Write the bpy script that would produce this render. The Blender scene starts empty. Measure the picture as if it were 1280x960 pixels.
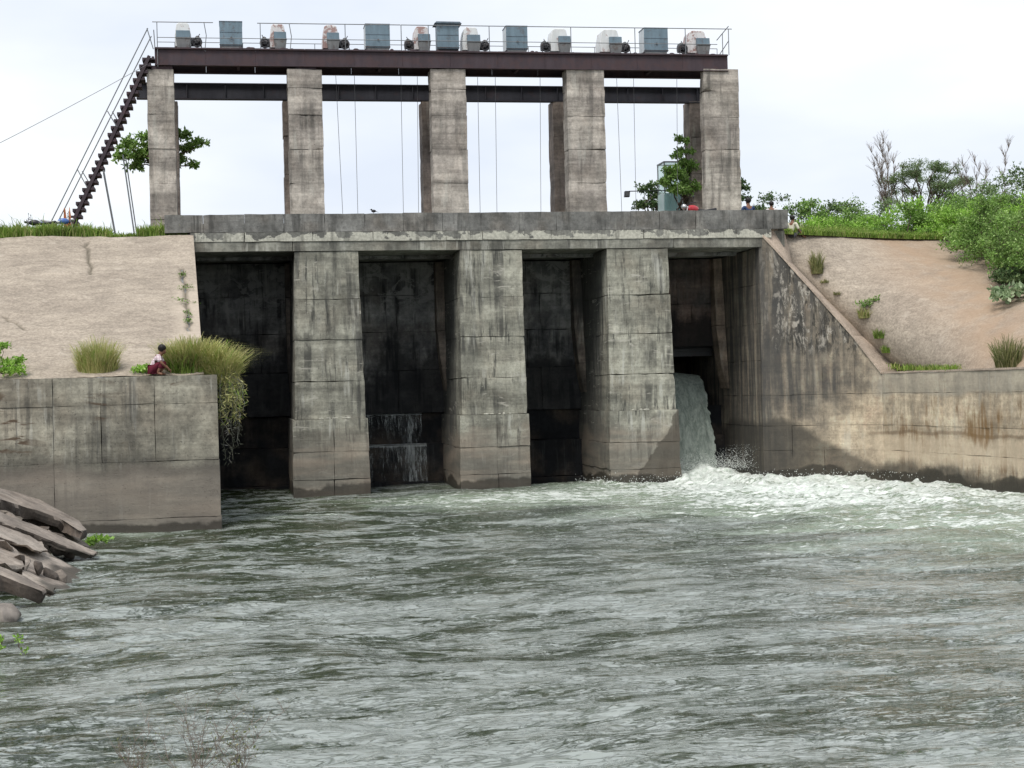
import bpy, math, random
import numpy as np
from mathutils import Vector, Matrix

random.seed(7)
RNG = np.random.default_rng(11)
SC = bpy.context.scene
COL = SC.collection
PI = math.pi

# ---------------------------------------------------------------- camera
F, EYE, TH, ROLL = 1950.0, 3.2, math.radians(10), math.atan(-0.025)
cd = bpy.data.cameras.new('camera')
cam = bpy.data.objects.new('camera', cd)
COL.objects.link(cam)
SC.camera = cam
cd.sensor_width = 36.0
cd.lens = 36.0 * F / 1280.0
cd.clip_start = 0.1
cd.clip_end = 5000
pit = math.atan(5 / F)
fw = Vector((math.sin(TH) * math.cos(pit), math.cos(TH) * math.cos(pit), math.sin(pit)))
rt = Vector((math.cos(TH), -math.sin(TH), 0))
up = rt.cross(fw)
ir = rt * math.cos(ROLL) + up * math.sin(ROLL)
iu = -rt * math.sin(ROLL) + up * math.cos(ROLL)
m = Matrix((ir, iu, -fw)).transposed().to_4x4()
m.translation = Vector((0, 0, EYE))
cam.matrix_world = m

def at(px, py, Y):
    """world point on the upright plane y = Y that the photograph shows at a pixel (used to take measurements)"""
    dx, dy = px - 640, py - 485
    ux = dx * math.cos(ROLL) + dy * math.sin(ROLL)
    uy = -dx * math.sin(ROLL) + dy * math.cos(ROLL)
    u, v = ux / F, -uy / F
    t = Y / (math.cos(TH) - u * math.sin(TH))
    return Vector(((math.sin(TH) + u * math.cos(TH)) * t, Y, EYE + v * t))

def ray(px, py):
    p = at(px, py, 50.0)
    return (p - Vector((0, 0, EYE))).normalized()

# ---------------------------------------------------------------- world, sun, exposure
SUN_EL, SUN_AZ = math.radians(58), math.radians(212)   # azimuth clockwise from +Y
w = bpy.data.worlds.new('World')
SC.world = w
w.use_nodes = True
nt = w.node_tree
nt.nodes.clear()
def wn(t, **k):
    n = nt.nodes.new(t)
    for a, b in k.items(): setattr(n, a, b)
    return n
out = wn('ShaderNodeOutputWorld')
bg = wn('ShaderNodeBackground')
bg.inputs['Strength'].default_value = 0.1
sky = wn('ShaderNodeTexSky', sky_type='NISHITA', sun_disc=False)
sky.sun_elevation = SUN_EL
sky.sun_rotation = SUN_AZ
sky.dust_density = 3.0
tc = wn('ShaderNodeTexCoord')
mp = wn('ShaderNodeMapping')
mp.inputs['Scale'].default_value = (1.6, 1.6, 4.5)
mp.inputs['Location'].default_value = (0.35, 0.2, 0.1)
nz = wn('ShaderNodeTexNoise')
nz.inputs['Scale'].default_value = 1.7
nz.inputs['Detail'].default_value = 5
nz.inputs['Roughness'].default_value = 0.5
cr = wn('ShaderNodeValToRGB')
cr.color_ramp.elements[0].position = 0.36
cr.color_ramp.elements[0].color = (6.6, 7.15, 8.1, 1)
cr.color_ramp.elements[1].position = 0.62
cr.color_ramp.elements[1].color = (8.5, 8.8, 9.1, 1)
mx = wn('ShaderNodeMix', data_type='RGBA')
mx.inputs[0].default_value = 0.93
L = nt.links.new
L(tc.outputs['Generated'], mp.inputs['Vector'])
L(mp.outputs['Vector'], nz.inputs['Vector'])
L(nz.outputs[0], cr.inputs[0])
L(sky.outputs[0], mx.inputs[6])
L(cr.outputs[0], mx.inputs[7])
L(mx.outputs[2], bg.inputs['Color'])
L(bg.outputs[0], out.inputs[0])
sd = bpy.data.lights.new('sun', 'SUN')
sd.energy = 2.2
sd.angle = math.radians(22)
sd.color = (1.0, 0.95, 0.88)
sun = bpy.data.objects.new('sun', sd)
COL.objects.link(sun)
sdir = Vector((math.sin(SUN_AZ) * math.cos(SUN_EL), math.cos(SUN_AZ) * math.cos(SUN_EL), math.sin(SUN_EL)))
sun.rotation_euler = sdir.to_track_quat('Z', 'Y').to_euler()
SC.view_settings.view_transform = 'Standard'
SC.view_settings.look = 'None'
SC.view_settings.exposure = 0.34
SC.view_settings.gamma = 1.0

# ---------------------------------------------------------------- numpy value noise
_T = np.random.default_rng(5).random((64, 64, 64)).astype(np.float32)
def vnoise(p, s=1.0, o=0.0, octv=1):
    p = np.asarray(p, dtype=np.float64)
    tot = 0; a = 1.0; n = 0
    for k in range(octv):
        q = p * s * (2 ** k) + o + 13.7 * k
        i = np.floor(q).astype(int); f = q - i; f = f * f * (3 - 2 * f)
        i0 = i & 63; i1 = (i + 1) & 63
        x0, y0, z0 = i0[..., 0], i0[..., 1], i0[..., 2]; x1, y1, z1 = i1[..., 0], i1[..., 1], i1[..., 2]
        fx, fy, fz = f[..., 0], f[..., 1], f[..., 2]
        c = ((_T[x0, y0, z0] * (1 - fx) + _T[x1, y0, z0] * fx) * (1 - fy) + (_T[x0, y1, z0] * (1 - fx) + _T[x1, y1, z0] * fx) * fy) * (1 - fz) + \
            ((_T[x0, y0, z1] * (1 - fx) + _T[x1, y0, z1] * fx) * (1 - fy) + (_T[x0, y1, z1] * (1 - fx) + _T[x1, y1, z1] * fx) * fy) * fz
        tot = tot + a * (c * 2 - 1); n += a; a *= 0.5
    return tot / n

# ---------------------------------------------------------------- objects
def tag(o, label=None, cat=None, group=None, kind=None):
    if label: o['label'] = label
    if cat: o['category'] = cat
    if group: o['group'] = group
    if kind: o['kind'] = kind
    return o

def thing(name, label, cat, loc=(0, 0, 0), rz=0.0, group=None):
    o = bpy.data.objects.new(name, None)
    COL.objects.link(o)
    o.empty_display_size = 0.2
    o.location = loc
    o.rotation_euler = (0, 0, rz)
    return tag(o, label, cat, group)

def mesh_obj(name, verts, faces, mat, parent=None, smooth=None, sub=True):
    """verts in world space when sub is True (the parent's place is taken off), else in the parent's own space"""
    v = np.asarray(verts, dtype=np.float64)
    if parent is not None and sub:
        v = v - np.array(parent_loc(parent))
    me = bpy.data.meshes.new(name)
    me.from_pydata(v.tolist(), [], [list(map(int, f)) for f in faces] if not isinstance(faces, np.ndarray) else faces.tolist())
    for mm in (mat if isinstance(mat, (list, tuple)) else [mat]):
        me.materials.append(mm)
    if smooth is not None:
        me.polygons.foreach_set('use_smooth', [True] * len(me.polygons))
        if smooth < 180:
            me.set_sharp_from_angle(angle=math.radians(smooth))
    me.update()
    o = bpy.data.objects.new(name, me)
    COL.objects.link(o)
    if parent is not None:
        o.parent = parent
    return o

def parent_loc(p):
    t = Vector((0, 0, 0))
    while p is not None:
        t += p.location
        p = p.parent
    return t

def copy_tree(o, parent=None):
    c = o.copy()
    COL.objects.link(c)
    c.parent = parent
    for ch in list(o.children):
        copy_tree(ch, c)
    return c

class MB:
    def __init__(s): s.v = []; s.f = []
    def add(s, verts, faces):
        b = len(s.v)
        s.v += [tuple(map(float, p)) for p in verts]
        s.f += [tuple(int(i) + b for i in f) for f in faces]
        return s
    def box(s, a, b, rot=None, c=None):
        x0, y0, z0 = a; x1, y1, z1 = b
        vs = [Vector(p) for p in ((x0, y0, z0), (x1, y0, z0), (x1, y1, z0), (x0, y1, z0), (x0, y0, z1), (x1, y0, z1), (x1, y1, z1), (x0, y1, z1))]
        if rot is not None:
            c = Vector(c) if c is not None else sum(vs, Vector()) / 8
            vs = [rot @ (p - c) + c for p in vs]
        return s.add(vs, [(0, 3, 2, 1), (4, 5, 6, 7), (0, 1, 5, 4), (1, 2, 6, 5), (2, 3, 7, 6), (3, 0, 4, 7)])
    def prism(s, poly, a, b, axis='x'):
        n = len(poly)
        def P(u, v, h): return {'x': (h, u, v), 'y': (u, h, v), 'z': (u, v, h)}[axis]
        vs = [P(u, v, a) for u, v in poly] + [P(u, v, b) for u, v in poly]
        return s.add(vs, [tuple(range(n)), tuple(range(2 * n - 1, n - 1, -1))] + [(i, i + n, (i + 1) % n + n, (i + 1) % n) for i in range(n)])
    def tube(s, pts, r, n=6, cap=True):
        pts = [Vector(p) for p in pts]
        rs = r if isinstance(r, (list, tuple)) else [r] * len(pts)
        b = len(s.v)
        prev = None
        for i, p in enumerate(pts):
            d = (pts[min(i + 1, len(pts) - 1)] - pts[max(i - 1, 0)])
            d = d.normalized() if d.length > 1e-9 else Vector((0, 0, 1))
            if prev is None:
                a = Vector((0, 0, 1)) if abs(d.z) < 0.9 else Vector((1, 0, 0))
                x = d.cross(a).normalized()
            else:
                x = (prev - d * prev.dot(d)).normalized()
            prev = x
            y = d.cross(x)
            for k in range(n):
                an = 2 * PI * k / n
                s.v.append(tuple(p + (x * math.cos(an) + y * math.sin(an)) * rs[i]))
        for i in range(len(pts) - 1):
            for k in range(n):
                s.f.append((b + i * n + k, b + i * n + (k + 1) % n, b + (i + 1) * n + (k + 1) % n, b + (i + 1) * n + k))
        if cap:
            s.f.append(tuple(b + k for k in reversed(range(n))))
            s.f.append(tuple(b + (len(pts) - 1) * n + k for k in range(n)))
        return s
    def cyl(s, a, b, r, n=14): return s.tube([a, b], r, n)
    def torus(s, c, R, r, axis='x', n=20, k=8):
        b = len(s.v)
        for i in range(n):
            t = 2 * PI * i / n
            for j in range(k):
                q = 2 * PI * j / k
                rr = R + r * math.cos(q); h = r * math.sin(q)
                u, v = rr * math.cos(t), rr * math.sin(t)
                p = {'x': (h, u, v), 'y': (u, h, v), 'z': (u, v, h)}[axis]
                s.v.append((c[0] + p[0], c[1] + p[1], c[2] + p[2]))
        for i in range(n):
            for j in range(k):
                s.f.append((b + i * k + j, b + i * k + (j + 1) % k, b + ((i + 1) % n) * k + (j + 1) % k, b + ((i + 1) % n) * k + j))
        return s
    def ball(s, c, r, n=10, m=7):
        b = len(s.v)
        r = r if isinstance(r, (tuple, list)) else (r, r, r)
        s.v.append((c[0], c[1], c[2] - r[2]))
        for i in range(1, m):
            a = PI * i / m
            for k in range(n):
                t = 2 * PI * k / n
                s.v.append((c[0] + r[0] * math.sin(a) * math.cos(t), c[1] + r[1] * math.sin(a) * math.sin(t), c[2] - r[2] * math.cos(a)))
        s.v.append((c[0], c[1], c[2] + r[2]))
        T = len(s.v) - 1
        for k in range(n):
            s.f.append((b, b + 1 + (k + 1) % n, b + 1 + k))
            s.f.append((T, T - n + k, T - n + (k + 1) % n))
        for i in range(m - 2):
            for k in range(n):
                s.f.append((b + 1 + i * n + k, b + 1 + i * n + (k + 1) % n, b + 1 + (i + 1) * n + (k + 1) % n, b + 1 + (i + 1) * n + k))
        return s
    def build(s, name, mat, parent=None, smooth=None, sub=False, bevel=0):
        o = mesh_obj(name, s.v, s.f, mat, parent, smooth, sub)
        if bevel:
            md = o.modifiers.new('bevel', 'BEVEL'); md.width = bevel; md.segments = 2; md.limit_method = 'ANGLE'
        return o

def hexblock(name, c8, mat, parent=None, cell=0.22, amp=0.008, chip=0.012, seed=0.0, gap=0.004):
    """a cast block from 8 corners (x-,y- / x+,y- / x+,y+ / x-,y+ below, then above), its faces uneven and its edges worn"""
    c = np.array([tuple(p) for p in c8], dtype=float)
    cen = c.mean(0)
    lx = max(np.linalg.norm(c[1] - c[0]), np.linalg.norm(c[5] - c[4])); ly = np.linalg.norm(c[3] - c[0])
    lz = max(np.linalg.norm(c[4] - c[0]), np.linalg.norm(c[5] - c[1]))
    nx, ny, nzz = [int(max(1, min(40, round(l / cell)))) for l in (lx, ly, lz)]
    idx = {}; P = []; E = []; Fc = []
    def vid(i, j, k):
        key = (i, j, k)
        if key not in idx:
            idx[key] = len(P)
            u, v, t = i / nx, j / ny, k / nzz
            # keep an edge loop close to each border so that the arris stays crisp
            P.append((u, v, t)); E.append((i in (0, nx)) + (j in (0, ny)) + (k in (0, nzz)))
        return idx[key]
    for i in range(nx):
        for k in range(nzz):
            Fc.append((vid(i, 0, k), vid(i + 1, 0, k), vid(i + 1, 0, k + 1), vid(i, 0, k + 1)))
            Fc.append((vid(i, ny, k), vid(i, ny, k + 1), vid(i + 1, ny, k + 1), vid(i + 1, ny, k)))
        for j in range(ny):
            Fc.append((vid(i, j, 0), vid(i, j + 1, 0), vid(i + 1, j + 1, 0), vid(i + 1, j, 0)))
            Fc.append((vid(i, j, nzz), vid(i + 1, j, nzz), vid(i + 1, j + 1, nzz), vid(i, j + 1, nzz)))
    for j in range(ny):
        for k in range(nzz):
            Fc.append((vid(0, j, k), vid(0, j, k + 1), vid(0, j + 1, k + 1), vid(0, j + 1, k)))
            Fc.append((vid(nx, j, k), vid(nx, j + 1, k), vid(nx, j + 1, k + 1), vid(nx, j, k + 1)))
    U = np.array(P); u, v, t = U[:, 0:1], U[:, 1:2], U[:, 2:3]
    W = ((c[0] * (1 - u) + c[1] * u) * (1 - v) + (c[3] * (1 - u) + c[2] * u) * v) * (1 - t) + \
        ((c[4] * (1 - u) + c[5] * u) * (1 - v) + (c[7] * (1 - u) + c[6] * u) * v) * t
    N = np.stack([vnoise(W, 0.9, 3.1 + seed, 3), vnoise(W, 0.9, 17.3 + seed, 3), vnoise(W, 0.9, 29.9 + seed, 3)], 1)
    W2 = W + N * amp
    e = np.array(E)[:, None]
    ch = (np.clip(vnoise(W, 2.3, 41 + seed, 2), 0, 1)[:, None] * 1.0 + 3.0 * np.clip(vnoise(W, 3.1, 77 + seed, 2) - .34, 0, 1)[:, None])
    di = cen - W; di = di / (np.linalg.norm(di, axis=1, keepdims=True) + 1e-9)
    # pull along the short way only: towards the centre per axis
    pull = np.sign(cen - W) * np.minimum(1, np.abs(cen - W) * 4)
    W2 = W2 + np.where(e >= 2, pull * (gap * .5 + chip * ch * 1.3), 0)
    return mesh_obj(name, W2, Fc, mat, parent, 50)

def box8(x0, x1, y0, y1, z0, z1):
    return [(x0, y0, z0), (x1, y0, z0), (x1, y1, z0), (x0, y1, z0), (x0, y0, z1), (x1, y0, z1), (x1, y1, z1), (x0, y1, z1)]

# ---------------------------------------------------------------- materials
class M:
    def __init__(s, name):
        s.mat = bpy.data.materials.new(name); s.mat.use_nodes = True
        s.t = s.mat.node_tree; s.t.nodes.clear()
        s.out = s.n('ShaderNodeOutputMaterial')
        s.bs = s.n('ShaderNodeBsdfPrincipled')
        s.l(s.bs.outputs[0], s.out.inputs[0])
        g = s.n('ShaderNodeNewGeometry'); s.geo = g; s.pos = g.outputs['Position']
    def n(s, t, **k):
        x = s.t.nodes.new(t)
        for a, b in k.items(): setattr(x, a, b)
        return x
    def l(s, a, b): s.t.links.new(a, b)
    def put(s, sock, v):
        if hasattr(v, 'links') or isinstance(v, bpy.types.NodeSocket): s.l(v, sock)
        else:
            if isinstance(v, tuple) and len(v) == 3 and sock.type == 'RGBA': v = v + (1,)
            sock.default_value = v
    def vec(s, sc, off=(0, 0, 0), src=None):
        m = s.n('ShaderNodeMapping')
        s.l(src or s.pos, m.inputs['Vector'])
        m.inputs['Scale'].default_value = sc if isinstance(sc, tuple) else (sc, sc, sc)
        m.inputs['Location'].default_value = off
        return m.outputs[0]
    def noise(s, sc, off=(0, 0, 0), detail=4, rough=0.55, dist=0.0, src=None):
        x = s.n('ShaderNodeTexNoise')
        s.l(s.vec(sc, off, src), x.inputs['Vector'])
        x.inputs['Scale'].default_value = 1.0
        x.inputs['Detail'].default_value = detail
        x.inputs['Roughness'].default_value = rough
        x.inputs['Distortion'].default_value = dist
        return x.outputs[0]
    def ramp(s, v, a, b, lo=0.0, hi=1.0, smooth=True):
        x = s.n('ShaderNodeMapRange', interpolation_type='SMOOTHSTEP' if smooth else 'LINEAR')
        s.put(x.inputs[0], v)
        x.inputs[1].default_value = a; x.inputs[2].default_value = b
        x.inputs[3].default_value = lo; x.inputs[4].default_value = hi
        return x.outputs[0]
    def math(s, op, a, b=0.0, c=None):
        x = s.n('ShaderNodeMath', operation=op)
        s.put(x.inputs[0], a); s.put(x.inputs[1], b)
        if c is not None: s.put(x.inputs[2], c)
        return x.outputs[0]
    def mix(s, f, a, b, mode='MIX'):
        x = s.n('ShaderNodeMix', data_type='RGBA', blend_type=mode)
        s.put(x.inputs[0], f); s.put(x.inputs[6], a); s.put(x.inputs[7], b)
        return x.outputs[2]
    def grey(s, v):
        x = s.n('ShaderNodeCombineColor'); 
        for i in range(3): s.put(x.inputs[i], v)
        return x.outputs[0]
    def xyz(s):
        x = s.n('ShaderNodeSeparateXYZ'); s.l(s.pos, x.inputs[0]); return x.outputs
    def attr(s, name):
        x = s.n('ShaderNodeAttribute'); x.attribute_name = name; return x.outputs['Fac']
    def bump(s, h, strength=0.5, dist=0.02, normal=None):
        x = s.n('ShaderNodeBump'); x.inputs['Strength'].default_value = strength; x.inputs['Distance'].default_value = dist
        s.l(h, x.inputs['Height'])
        if normal is not None: s.l(normal, x.inputs['Normal'])
        return x.outputs[0]
    def done(s, color=None, rough=0.9, normal=None, metal=0.0, spec=None):
        if color is not None: s.put(s.bs.inputs['Base Color'], color)
        s.put(s.bs.inputs['Roughness'], rough)
        s.put(s.bs.inputs['Metallic'], metal)
        if spec is not None: s.bs.inputs['Specular IOR Level'].default_value = spec
        if normal is not None: s.l(normal, s.bs.inputs['Normal'])
        return s.mat

def concrete(name, c1=(0.25, 0.24, 0.21), c2=(0.16, 0.155, 0.14), dark=(0.05, 0.05, 0.047), streak=0.6, eff=0.3,
             white=(0.5, 0.5, 0.45), grime=0.25, wetz=0.55, brown=0.0, boards=0.5, extra=None, blot=0.55):
    s = M(name)
    X, Y, Z = s.xyz()
    b = s.ramp(s.noise(blot, detail=6, rough=0.62), 0.36, 0.64)
    col = s.mix(b, c1, c2)
    warm = s.ramp(s.noise(0.8, (9, 4, 2), 5), 0.45, 0.7)
    col = s.mix(s.math('MULTIPLY', warm, 0.22 + brown), col, (0.22, 0.165, 0.115))
    # board marks: broad horizontal bands left by the shuttering
    bd = s.noise((0.2, 0.2, 2.3), (0, 0, 5), 4, 0.7)
    col = s.mix(boards, col, s.grey(s.ramp(bd, 0.3, 0.7, 0.25, 0.8)), 'OVERLAY')
    fine = s.noise(9.0, detail=8, rough=0.7)
    col = s.mix(0.34, col, s.grey(s.ramp(fine, 0.3, 0.7, 0.2, 0.8)), 'OVERLAY')
    mid = s.noise((2.4, 2.4, 1.1), (4, 9, 2), 6, 0.6)
    col = s.mix(0.45, col, s.grey(s.ramp(mid, 0.3, 0.7, 0.22, 0.78)), 'OVERLAY')
    # efflorescence and lime runs
    e = s.math('MULTIPLY', s.ramp(s.noise((5.5, 5.5, 0.45), (3, 1, 7), 5, 0.65, 0.3), 0.53, 0.64), s.ramp(s.noise(0.9, (2, 8, 3), 3), 0.42, 0.6))
    col = s.mix(s.math('MULTIPLY', e, eff), col, white)
    # black runs
    st = s.math('MULTIPLY', s.ramp(s.noise((3.4, 3.4, 0.22), (1, 5, 2), 6, 0.65, 0.2), 0.48, 0.62), s.ramp(s.noise(0.7, (5, 3, 1), 4, 0.6), 0.38, 0.6))
    col = s.mix(s.math('MULTIPLY', st, streak), col, dark)
    gr = s.ramp(s.noise(0.6, (7, 7, 1), 8, 0.72), 0.5, 0.68)
    col = s.mix(s.math('MULTIPLY', gr, grime), col, dark)
    # pitting
    pit_ = s.ramp(s.noise(22.0, (1, 1, 1), 3), 0.62, 0.72)
    col = s.mix(s.math('MULTIPLY', pit_, 0.5), col, dark)
    if extra: col = extra(s, col, X, Y, Z)
    # tide mark
    wz = s.math('ADD', Z, s.math('MULTIPLY', s.ramp(s.noise((0.7, 0.7, 0.7), (4, 4, 4), 5), 0.3, 0.7, -1, 1, False), 0.22))
    wet = s.ramp(wz, wetz - 0.05, wetz + 0.06, 1.0, 0.0)
    col = s.mix(s.math('MULTIPLY', wet, 0.8), col, s.mix(0.5, (0.05, 0.045, 0.035), col, 'MULTIPLY'))
    h = s.math('ADD', s.math('MULTIPLY', fine, 0.6), s.math('MULTIPLY', bd, 0.6))
    h = s.math('SUBTRACT', h, s.math('MULTIPLY', pit_, 0.3))
    nrm = s.bump(h, 0.7, 0.03)
    rough = s.ramp(wet, 0, 1, 0.92, 0.45)
    return s.done(col, rough, nrm, spec=0.3)

def mask_box(s, sock, a, b):            # soft step along one axis
    return s.ramp(sock, a, b)

def wing_extra(s, col, X, Y, Z):
    n1 = s.ramp(s.noise(0.45, (3, 2, 9), 6, 0.6), 0.25, 0.75, -1.2, 1.2, False)
    # black algae spreading out of the barrel, thickest high up by the opening
    q = s.math('ADD', s.math('MULTIPLY', Y, 0.75), s.math('MULTIPLY', Z, 0.22))
    q = s.math('ADD', q, n1)
    m1 = s.ramp(q, 35.3, 37.0)
    ns = s.ramp(s.noise((4, 4, 0.3), (2, 2, 2), 5, 0.6), 0.3, 0.6, 0.55, 1.0)
    col = s.mix(s.math('MULTIPLY', m1, s.math('MULTIPLY', ns, 0.9)), col, (0.045, 0.048, 0.05))
    # white lime under the coping, broken by black runs
    top = s.ramp(s.math('ADD', s.math('MULTIPLY', Y, -1.0), Z), -44.6, -42.4)
    lime = s.math('MULTIPLY', s.ramp(s.noise((3.0, 3.0, 1.1), (8, 1, 3), 7, 0.75, 0.6), 0.5, 0.56), s.ramp(Z, 3.9, 4.6))
    lime = s.math('MULTIPLY', s.math('MULTIPLY', lime, s.ramp(Y, 48.9, 48.2)), s.ramp(s.noise((7, 7, 3.0), (2, 4, 3), 6, .75, .6), .42, .54))
    col = s.mix(s.math('MULTIPLY', lime, 0.85), col, (0.42, 0.39, 0.34))
    ud = s.math('MULTIPLY', s.ramp(s.noise((4.5, 4.5, 1.6), (5, 2, 5), 6, .7, .5), .5, .57), s.math('MULTIPLY', s.ramp(Z, 3.6, 4.4), s.ramp(Y, 48.6, 48.2)))
    col = s.mix(s.math('MULTIPLY', ud, 0.8), col, (0.03, 0.03, 0.028))
    # rust brown weeps lower down
    br = s.math('MULTIPLY', s.ramp(s.noise((3.2, 3.2, 0.5), (1, 1, 6), 6, 0.7), 0.5, 0.6), s.ramp(s.noise((0.45, 0.45, 0.8), (6, 2, 6), 3), 0.46, 0.58))
    br = s.math('MULTIPLY', br, s.ramp(Z, 2.9, 2.3))
    col = s.mix(s.math('MULTIPLY', br, s.ramp(Y, 47.0, 45.5, 0, .7)), col, (0.17, 0.095, 0.04))
    def box(a0, a1, z0, z1, e=.6):
        jy = s.math('ADD', Y, s.ramp(s.noise((1.5, 1.5, 1.5), (1, 1, 1), 5), .3, .7, -.35, .35, False))
        jz = s.math('ADD', Z, s.ramp(s.noise((2.5, 2.5, .8), (5, 1, 1), 5), .3, .7, -.3, .3, False))
        m_ = s.math('MULTIPLY', s.ramp(jy, a0, a0 + e), s.ramp(jy, a1, a1 - e))
        return s.math('MULTIPLY', m_, s.math('MULTIPLY', s.ramp(jz, z0 - .15, z0 + .25), s.ramp(jz, z1 + .1, z1 - .4)))
    g0 = s.ramp(s.math('ADD', Z, s.ramp(s.noise((.4, .4, .4), (3, 5, 1), 3), .3, .7, -.12, .12, False)), 2.62, 2.8)
    col = s.mix(s.math('MULTIPLY', s.math('MULTIPLY', g0, s.ramp(Y, 46.9, 46.4)), 0.55), col, s.mix(s.noise((3, 3, 1), (2, 2, 2), 6, .7), (0.2, 0.195, 0.17), (0.44, 0.41, 0.35)))
    pale = s.math('MULTIPLY', s.ramp(Z, 0.5, 0.8), s.ramp(Z, 1.5, 1.3))
    col = s.mix(s.math('MULTIPLY', s.math('MULTIPLY', pale, s.ramp(Y, 47.2, 46)), 0.6), col, (0.56, 0.46, 0.34))
    lz = s.math('ABSOLUTE', s.math('SUBTRACT', s.math('ADD', Z, s.ramp(s.noise((.5, .5, .5), (3, 5, 4), 4), .3, .7, -.1, .1, False)), 1.5))
    col = s.mix(s.math('MULTIPLY', s.math('MULTIPLY', s.ramp(lz, .09, .02), s.ramp(Y, 47.4, 46.2)), 0.55), col, (0.15, 0.1, 0.06))  # thin brown ledge shadow painted along the wall
    st2 = s.ramp(s.noise((6, 6, .5), (6, 2, 1), 4, .6), .38, .6, .25, 1)
    ru = s.math('MAXIMUM', box(39.7, 42.2, 1.35, 2.35), s.math('MULTIPLY', box(44.0, 45.5, 1.25, 1.95), .75))
    col = s.mix(s.math('MULTIPLY', s.math('MULTIPLY', ru, st2), .85), col, (0.2, 0.115, 0.045))
    # wet skirt kept wet by the splash, climbing towards the outlet
    ws = s.math('ADD', s.ramp(Y, 46.4, 48.75, 0.5, 1.9), s.ramp(s.noise(0.5, (9, 9, 9), 5), 0.3, 0.7, -0.25, 0.3, False))
    wm = s.ramp(s.math('SUBTRACT', ws, Z), -0.12, 0.25)
    return s.mix(s.math('MULTIPLY', wm, 0.78), col, (0.055, 0.052, 0.045))

def pier_extra(s, col, X, Y, Z):
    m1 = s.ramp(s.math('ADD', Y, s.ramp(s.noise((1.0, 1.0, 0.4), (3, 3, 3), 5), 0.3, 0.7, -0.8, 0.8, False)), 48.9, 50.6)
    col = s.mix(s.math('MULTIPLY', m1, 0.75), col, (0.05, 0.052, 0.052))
    k1 = s.math('MULTIPLY', s.ramp(s.noise((7, 7, 0.55), (4, 8, 2), 5, 0.7, 0.3), 0.54, 0.62), s.ramp(s.noise((.6, .6, 1.1), (2, 2, 8), 3), 0.45, 0.55))
    col = s.mix(s.math('MULTIPLY', k1, 0.75), col, (0.04, 0.042, 0.04))
    k2 = s.math('MULTIPLY', s.ramp(s.noise((1.1, 1.1, 6.0), (9, 8, 2), 6, 0.7, 1.0), 0.57, 0.62), s.ramp(s.noise((.9, .9, 1.4), (7, 2, 8), 3), 0.5, 0.58))
    col = s.mix(s.math('MULTIPLY', k2, 0.6), col, (0.5, 0.48, 0.42))
    sp_ = s.math('ADD', s.math('MULTIPLY', s.math('SUBTRACT', X, 13.95), 1.55), 2.45)
    sp_ = s.math('ADD', s.math('SUBTRACT', sp_, Z), s.ramp(s.noise(0.9, (3, 1, 6), 6), 0.3, 0.7, -0.45, 0.45, False))
    splash = s.math('MULTIPLY', s.ramp(sp_, -0.04, 0.1), s.ramp(X, 11.9, 12.2))
    lo = s.math('MULTIPLY', s.ramp(s.math('ADD', Z, s.ramp(s.noise(1.2, (5, 1, 1), 4), 0.3, 0.7, -0.3, 0.3, False)), 2.2, 1.4), 0.7)
    col = s.mix(lo, col, s.mix(s.ramp(s.noise((0.4, 0.4, 2.2), (1, 1, 4), 4), 0.35, 0.65), (0.3, 0.25, 0.2), (0.15, 0.14, 0.12)))
    return s.mix(s.math('MULTIPLY', splash, .72), col, (0.06, 0.052, 0.042))

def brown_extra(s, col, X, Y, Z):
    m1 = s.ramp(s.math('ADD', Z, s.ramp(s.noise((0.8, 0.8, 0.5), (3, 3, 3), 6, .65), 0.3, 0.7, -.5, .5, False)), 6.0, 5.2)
    return s.mix(s.math('MULTIPLY', m1, 0.9), col, (0.01, 0.01, 0.011))  # wall foot painted black to melt into the dark void below

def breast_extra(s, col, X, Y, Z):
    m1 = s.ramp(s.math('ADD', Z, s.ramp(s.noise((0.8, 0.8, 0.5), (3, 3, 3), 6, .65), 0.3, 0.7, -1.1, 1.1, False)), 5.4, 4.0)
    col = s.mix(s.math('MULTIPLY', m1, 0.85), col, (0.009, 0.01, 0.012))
    t = s.math('MULTIPLY', s.ramp(s.noise((1.6, 1.6, 2.4), (8, 3, 3), 5, .7, .8), .5, .56), s.ramp(Z, 5.6, 6.6))
    return s.mix(s.math('MULTIPLY', t, 0.55), col, (0.34, 0.34, 0.33))

MAT = {}
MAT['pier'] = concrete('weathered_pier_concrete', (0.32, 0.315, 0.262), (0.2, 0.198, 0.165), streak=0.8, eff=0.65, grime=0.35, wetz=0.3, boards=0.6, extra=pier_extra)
MAT['column'] = concrete('column_concrete', (0.38, 0.35, 0.31), (0.27, 0.245, 0.22), streak=0.55, eff=0.3, grime=0.25, boards=0.75, wetz=-9)
MAT['rear_column'] = concrete('rear_column_concrete', (0.26, 0.215, 0.185), (0.17, 0.145, 0.13), streak=0.4, eff=0.25, grime=0.3, boards=0.5, wetz=-9)
MAT['parapet'] = concrete('parapet_concrete', (0.2, 0.2, 0.19), (0.135, 0.135, 0.128), streak=0.75, eff=0.2, grime=0.5, boards=0.3, wetz=-9, blot=1.1)
MAT['beam'] = concrete('fascia_concrete', (0.25, 0.25, 0.215), (0.15, 0.15, 0.13), streak=0.7, eff=0.5, grime=0.5, boards=0.4, wetz=-9, blot=1.0)
MAT['breast'] = concrete('breast_wall_concrete', (0.25, 0.25, 0.24), (0.12, 0.122, 0.125), dark=(0.012, 0.013, 0.015), streak=0.85, eff=0.7, white=(0.32, 0.32, 0.3), grime=0.6, boards=0.5, wetz=-9, extra=breast_extra, blot=1.2)
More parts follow.
